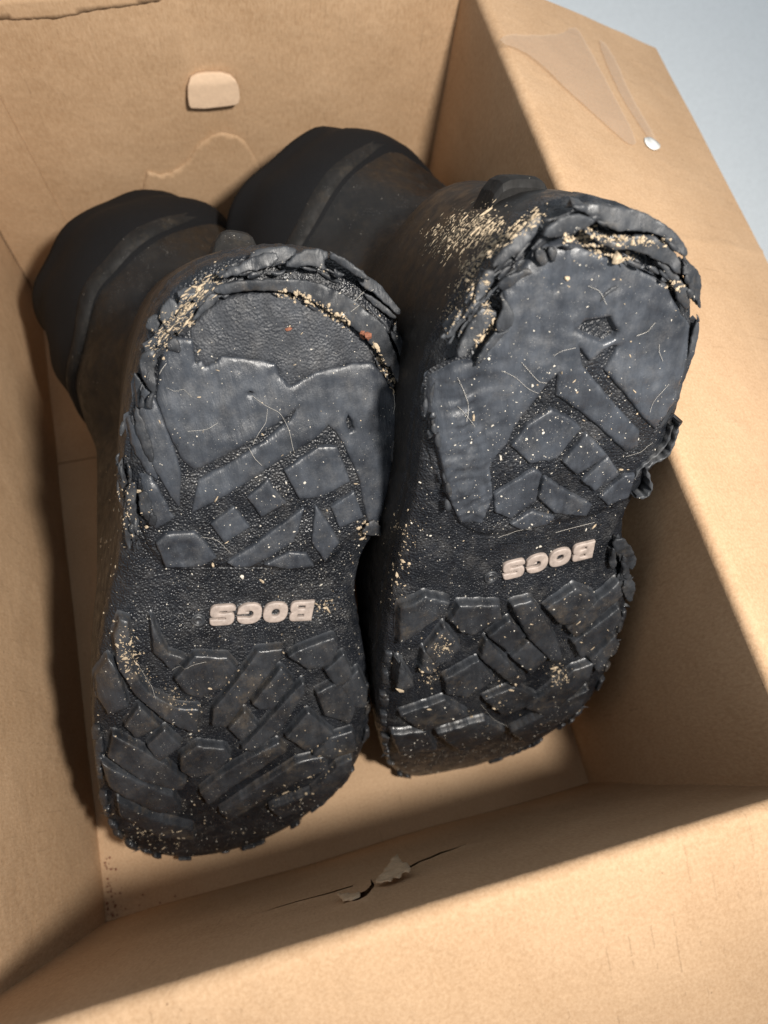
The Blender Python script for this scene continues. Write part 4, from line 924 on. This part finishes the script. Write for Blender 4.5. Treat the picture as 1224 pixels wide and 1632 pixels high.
for pts, T in [([(165, 522), (170, 462), (262, 412), (352, 432), (330, 472), (202, 562), (162, 592)], 3.0), ([(355, 502), (392, 442), (542, 442), (547, 492), (440, 552), (400, 547)], 3.0), ([(590, 442), (662, 422), (702, 472), (762, 582), (782, 652), (742, 652), (650, 562)], 3.2),
               ([(720, 452), (832, 377), (902, 402), (922, 442), (830, 512), (772, 512)], 3.0), ([(260, 612), (332, 522), (392, 602), (350, 652), (290, 662)], 3.2), ([(240, 692), (252, 612), (312, 662), (282, 702)], 3.0), ([(500, 562), (582, 502), (642, 562), (582, 622)], 2.8),
               ([(590, 642), (652, 582), (722, 642), (662, 702)], 2.8), ([(470, 642), (492, 572), (602, 692), (642, 722), (600, 752)], 3.0), ([(800, 532), (900, 432), (1000, 352), (1012, 402), (920, 480), (830, 562)], 3.2), ([(822, 582), (1000, 452), (1012, 502), (852, 642)], 3.0),
               ([(332, 722), (462, 652), (522, 722), (420, 792), (342, 782)], 3.0), ([(152, 742), (160, 652), (212, 742), (172, 772)], 3.4),
               ([(162, 862), (332, 802), (422, 862), (252, 922)], 2.8), ([(482, 802), (602, 752), (702, 802), (562, 862)], 2.8), ([(642, 832), (822, 692), (902, 662), (882, 722), (722, 862)], 3.0), ([(132, 942), (262, 922), (302, 992), (162, 1012)], 2.8),
               ([(302, 932), (482, 882), (562, 922), (402, 1002)], 2.8), ([(582, 922), (802, 802), (882, 762), (852, 832), (642, 962)], 3.0),
               ([(890, 650), (985, 560), (1000, 600), (920, 700)], 2.8)]:
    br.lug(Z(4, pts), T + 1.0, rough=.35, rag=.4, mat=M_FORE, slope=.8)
logo(br, (949, 865), (800, 903), (803, 928), (785, 925), 9)
fine_print(br, [((880, 860), (800, 872))])
# shredded rim
br.flake(Z(3, [(590, 255), (640, 205), (700, 180), (745, 190), (787, 205), (740, 236), (680, 258), (605, 268)]), 7.5, .12, th=2.0, rough=.6, rag=.35)
br.flake(Z(8, [(100, 45), (250, 30), (430, 45), (600, 75), (780, 130), (920, 230), (1010, 320), (1045, 400), (1020, 460), (960, 420), (880, 310), (760, 260), (600, 235), (480, 250), (330, 160), (200, 90)]), 3.6, -.2, th=2.4, rag=.35, rough=.8)
br.flake(Z(8, [(180, 250), (320, 290), (450, 330), (560, 320), (680, 270), (820, 310), (920, 390), (985, 480), (1000, 570), (980, 610), (900, 530), (800, 480), (700, 430), (560, 400), (440, 400), (330, 340)]), 5.0, -.05, th=2.0, rag=.5, rough=.8)
br.flake(Z(8, [(790, 480), (860, 500), (950, 590), (1000, 660), (1050, 720), (1075, 820), (1060, 900), (1000, 850), (960, 760), (900, 620)]), 4.4, -.05, th=1.4, rag=.5, rough=.7)
br.flake(Z(8, [(1030, 480), (1100, 510), (1180, 600), (1185, 680), (1150, 800), (1090, 850), (1060, 720), (1020, 580)]), .8, -.35, th=1.6, rag=.7, rough=1.)
br.flake(Z(7, [(520, 545), (600, 420), (740, 290), (850, 180), (940, 110), (935, 200), (860, 320), (790, 380), (700, 440), (600, 520)]), 4.0, -.2, th=1.8, rag=.35, rough=.8)
br.flake(Z(7, [(440, 640), (500, 570), (560, 560), (560, 640), (500, 730), (450, 780), (400, 880), (350, 910), (400, 780)]), 3.0, -.2, th=1.6, rag=.5, rough=.9)
br.flake(Z(7, [(580, 700), (640, 620), (740, 580), (850, 560), (860, 600), (760, 640), (690, 710), (640, 750)]), 4.4, .1, th=1.4, rag=.4, rough=.8)
br.flake(Z(7, [(240, 1270), (300, 1130), (380, 980), (440, 880), (520, 890), (580, 920), (520, 1010), (440, 1110), (340, 1230), (290, 1280)]), 3.6, -.1, th=2.6, curl=-.25, rag=.3, rough=.5)
br.flake(Z(7, [(600, 760), (640, 800), (690, 880), (715, 950), (690, 1040), (600, 1080), (560, 1060), (580, 960), (630, 850)]), 5.0, .08, th=1.4, rag=.3, rough=.6)
br.flake(Z(7, [(540, 1080), (620, 1080), (690, 1045), (610, 1120), (520, 1220), (430, 1340), (390, 1360), (430, 1260)]), 4.6, .1, th=1.6, rag=.4, rough=.6)
br.flake(Z(7, [(160, 1130), (230, 1010), (330, 900), (350, 930), (270, 1040), (200, 1120)]), .6, -.2, th=1.4, rag=.5, rough=.8)
br.flake(Z(7, [(880, 420), (930, 380), (960, 400), (990, 500), (960, 530), (920, 520)]), 4.2, .1, th=1., rag=.4)
br.flake(Z(7, [(980, 370), (1050, 380), (1060, 450), (1040, 510), (1000, 480)]), 4.2, .1, th=1., rag=.4)
br.flake(Z(3, [(1138, 556), (1153, 575), (1140, 640), (1115, 720), (1085, 800), (1060, 870), (985, 985), (962, 975), (1048, 840), (1095, 720)]), -.4, -.05, th=1.2, rag=.3, rough=.5)
br.flake(Z(3, [(850, 435), (800, 470), (790, 500), (815, 470), (860, 445)]), 3.2, 0, th=.7, rag=.2, rough=.3)
ribbon(br, Z(3, [(1082, 918), (1068, 960), (1050, 1010), (1035, 1042), (1000, 1062), (972, 1072), (958, 1090), (975, 1130), (980, 1165), (955, 1192), (922, 1186)]), 1.5, 8, 1.6)
ribbon(br, Z(3, [(1050, 930), (1040, 985), (1005, 1030), (968, 1060), (935, 1085), (918, 1120)]), 1.0, 6, 1.4)
for pts, h0 in [([(975, 190), (1018, 180), (1055, 235), (1076, 285), (1050, 325), (1020, 275), (985, 250)], 1.5), ([(1000, 300), (1060, 340), (1062, 430), (1040, 440), (1010, 380)], .5), ([(960, 480), (1000, 468), (1018, 540), (990, 530)], 2.), ([(965, 250), (985, 215), (992, 300), (970, 310)], 2.2), ([(1010, 250), (1030, 260), (1048, 340), (1030, 360), (1012, 310)], 2.4), ([(150, 760), (165, 648), (180, 700), (200, 760), (170, 790)], 5.0)]:
    br.flake(Z(4, pts), h0, -.1, th=1.2, rag=.4, rough=.8, sp=1.3)
br.shreds(Z(3, [(260, 640), (330, 520), (430, 410), (540, 300), (600, 240)]), 40, 2.0, (-.5, 5))
br.shreds(Z(3, [(600, 230), (720, 190), (860, 190), (980, 240), (1070, 330), (1110, 450), (1130, 560)]), 44, 2.2, (-2, 5))
br.shreds(Z(3, [(600, 290), (720, 285), (860, 320), (980, 370), (1050, 440), (1090, 530)]), 26, .8, (2.5, 5), (2, 6), (.25, .7))
br.shreds(Z(3, [(1130, 580), (1090, 750), (1020, 920), (950, 1050)]), 14, .8, (-2, 2))
br.shreds(Z(4, [(985, 190), (1030, 300), (1010, 420), (1000, 540)]), 26, 1.6, (-2, 3.5))
br.shreds(Z(3, [(210, 760), (190, 900), (230, 1080), (270, 1230)]), 20, 1.6, (0, 4))
br.chips(lambda p: p[0] > 50, 46, (3., 9.))
br.spikes(lambda p: p[0] > 120, 8, 1.5, 4., (-.1, .5))
br.spikes(lambda p: 20 < p[0] < 90 and p[1] > 0, 8, 1.5, 3.5)
heel_kick(br, upR, -22, 8, -106, -119, 40, 56, True)

# ---------------------------------------------------------------- dirt, grit and lint on the boots
bvL, bvR = bvh_of(bl), bvh_of(br)
specks(bl, bvL, 'pale_grit', [(None, 0, 1000, .34, 1.2, None), (Z(1, [(480, 1010), (1000, 1180)]), 12, 120, .5, 1., None)], M_GRIT)
specks(bl, bvL, 'dirt_crumbs', [(Z(5, [(240, 900), (330, 740), (450, 620), (600, 430), (760, 300)]), 2.0, 330, .6, 3.5, 2.4), (Z(6, [(0, 440), (200, 470), (420, 590), (600, 700)]), 1.0, 170, .9, 1.2, None), (Z(6, [(800, 860), (860, 1020), (960, 1200), (1020, 1300)]), .9, 110, .8, 1.2, None),
       (Z(2, [(170, 440), (210, 540)]), 2.4, 90, .8, 2, None), (Z(2, [(180, 560), (330, 640), (420, 690)]), 2.2, 90, .55, 1, None), (Z(2, [(900, 340), (930, 300)]), 2., 30, .7, 1.5, None), (Z(2, [(960, 830), (850, 990), (720, 1060)]), 3.5, 90, .6, 2, None), (Z(2, [(180, 1120), (330, 1190), (420, 1165)]), 1.6, 60, .7, 4, None),
       (Z(1, [(110, 860), (180, 1000), (120, 1080)]), 3.5, 120, .6, 1.5, None), (None, 0, 130, .7, 2., None), (Z(2, [(100, 60), (90, 300)]), 3, 60, .7, 1.5, None), (Z(1, [(990, 1090), (1000, 1060)]), 1.2, 25, .9, 1., None), (Z(2, [(360, 700), (560, 620), (780, 560)]), 3, 60, .5, 1., None)], M_DIRT)
specks(bl, bvL, 'brown_scraps', [(Z(6, [(690, 760), (760, 815)]), .5, 10, 2.0, 1., None), (Z(6, [(90, 735)]), .3, 2, 1.6, .6, None)], M_RED)
specks(br, bvR, 'pale_grit', [(None, 0, 1100, .34, 1.2, None), (Z(3, [(640, 900), (400, 1150)]), 16, 260, .38, 1., None)], M_GRIT)
specks(br, bvR, 'dirt_crumbs', [(Z(7, [(80, 370), (200, 270), (330, 220), (560, 180)]), 3.6, 800, .50, 3., 2.3), (Z(7, [(180, 330), (400, 260), (540, 200)]), 2.2, 300, .6, 3., 2.3), (Z(7, [(300, 560), (560, 350), (930, 110)]), 1.5, 420, .6, 2.5, 2.3), (Z(7, [(200, 1000), (320, 700), (420, 560)]), 3., 220, .6, 2, None), (Z(8, [(60, 300), (220, 370), (420, 440), (640, 460)]), 1., 120, .7, 1.2, None),
       (Z(8, [(180, 260), (420, 320), (640, 330), (860, 340)]), 1.3, 170, .8, 1.2, None), (Z(8, [(900, 680), (1010, 680)]), 1.0, 30, 1., 1., None), (Z(7, [(400, 1180), (540, 1010), (480, 830)]), 1.0, 60, .8, 2.5, None), (Z(4, [(320, 600)]), 2., 60, .7, 1., None), (Z(4, [(770, 710)]), 2.5, 70, .7, 1.5, None), (Z(4, [(250, 745), (300, 680)]), 2., 40, .7, 1.5, None),
       (Z(4, [(170, 250), (130, 420)]), 2., 50, .7, 1., None), (None, 0, 130, .7, 2., None), (Z(4, [(450, 830), (600, 830)]), 5., 30, .9, 1.5, None), (Z(4, [(160, 180), (200, 120)]), 4, 60, .6, 1, None)], M_DIRT)
fibers(bl, bvL, [Z(1, [(600, 595), (650, 630), (700, 655), (730, 710), (745, 780), (752, 800)]), Z(1, [(655, 640), (650, 690), (620, 730), (605, 770)]), Z(1, [(375, 720), (440, 715), (480, 690)]), Z(1, [(300, 565), (330, 580), (360, 570), (390, 600)]), Z(1, [(590, 780), (610, 815), (635, 840)]),
                 Z(1, [(1100, 590), (1105, 630), (1098, 660)]), Z(6, [(570, 570), (640, 510), (700, 450), (775, 405)]), Z(1, [(420, 1100), (480, 1110), (530, 1160)]), Z(2, [(220, 530), (250, 580), (290, 640)]), Z(1, [(300, 480), (285, 500), (275, 520)]), Z(2, [(350, 560), (420, 520), (470, 510)])])
fibers(br, bvR, [Z(3, [(430, 720), (480, 745), (530, 790), (560, 800)]), Z(3, [(280, 850), (310, 880), (340, 920)]), Z(3, [(735, 425), (775, 440), (800, 490)]), Z(3, [(905, 600), (945, 590), (975, 555)]), Z(3, [(615, 670), (640, 650), (690, 640)]), Z(3, [(985, 630), (985, 660), (1000, 690)]),
                 Z(3, [(955, 870), (970, 820), (1020, 770)]), Z(3, [(880, 1035), (930, 1020), (980, 990)]), Z(3, [(280, 750), (300, 790), (320, 850), (310, 900)]), Z(4, [(470, 820), (520, 880), (590, 910)]), Z(4, [(760, 170), (830, 150), (910, 130)]), Z(4, [(540, 190), (600, 165), (660, 140)]), Z(3, [(500, 690), (560, 760), (590, 765)])])

# crumbs and stains on the box floor by the left front corner
def floor_bits():
    Vm, Fm = [], []
    pts = on_plane([(165 + random.gauss(0, 3) + 18 * (t := random.random() ** 2), 1470 - 100 * random.random() ** 2 - 8 * t) for _ in range(60)], 2, .001)
    pts2 = on_plane([(random.uniform(180, 500), 1475 - .298 * 0 - random.uniform(5, 60)) for _ in range(40)], 2, .001)
    for w in list(pts) + list(pts2):
        if not (.001 < w[0] < W - .002 and .001 < w[1] < .2): continue
        r = random.uniform(.0002, .0006); J = OCT * (1 + rng.uniform(-.35, .35, OCT.shape)); i0 = len(Vm)
        for q in J: Vm.append((w[0] + q[0] * r, w[1] + q[1] * r, .0009 + q[2] * r * .6))
        Fm += [(a + i0, b + i0, c + i0) for a, b, c in OCF]
    o = mesh_obj('floor_crumbs', Vm, Fm, M_RED, None, False); o['kind'] = 'stuff'; o['label'] = 'tiny dark crumbs in the front left corner of the box'; o['category'] = 'crumbs'
floor_bits()
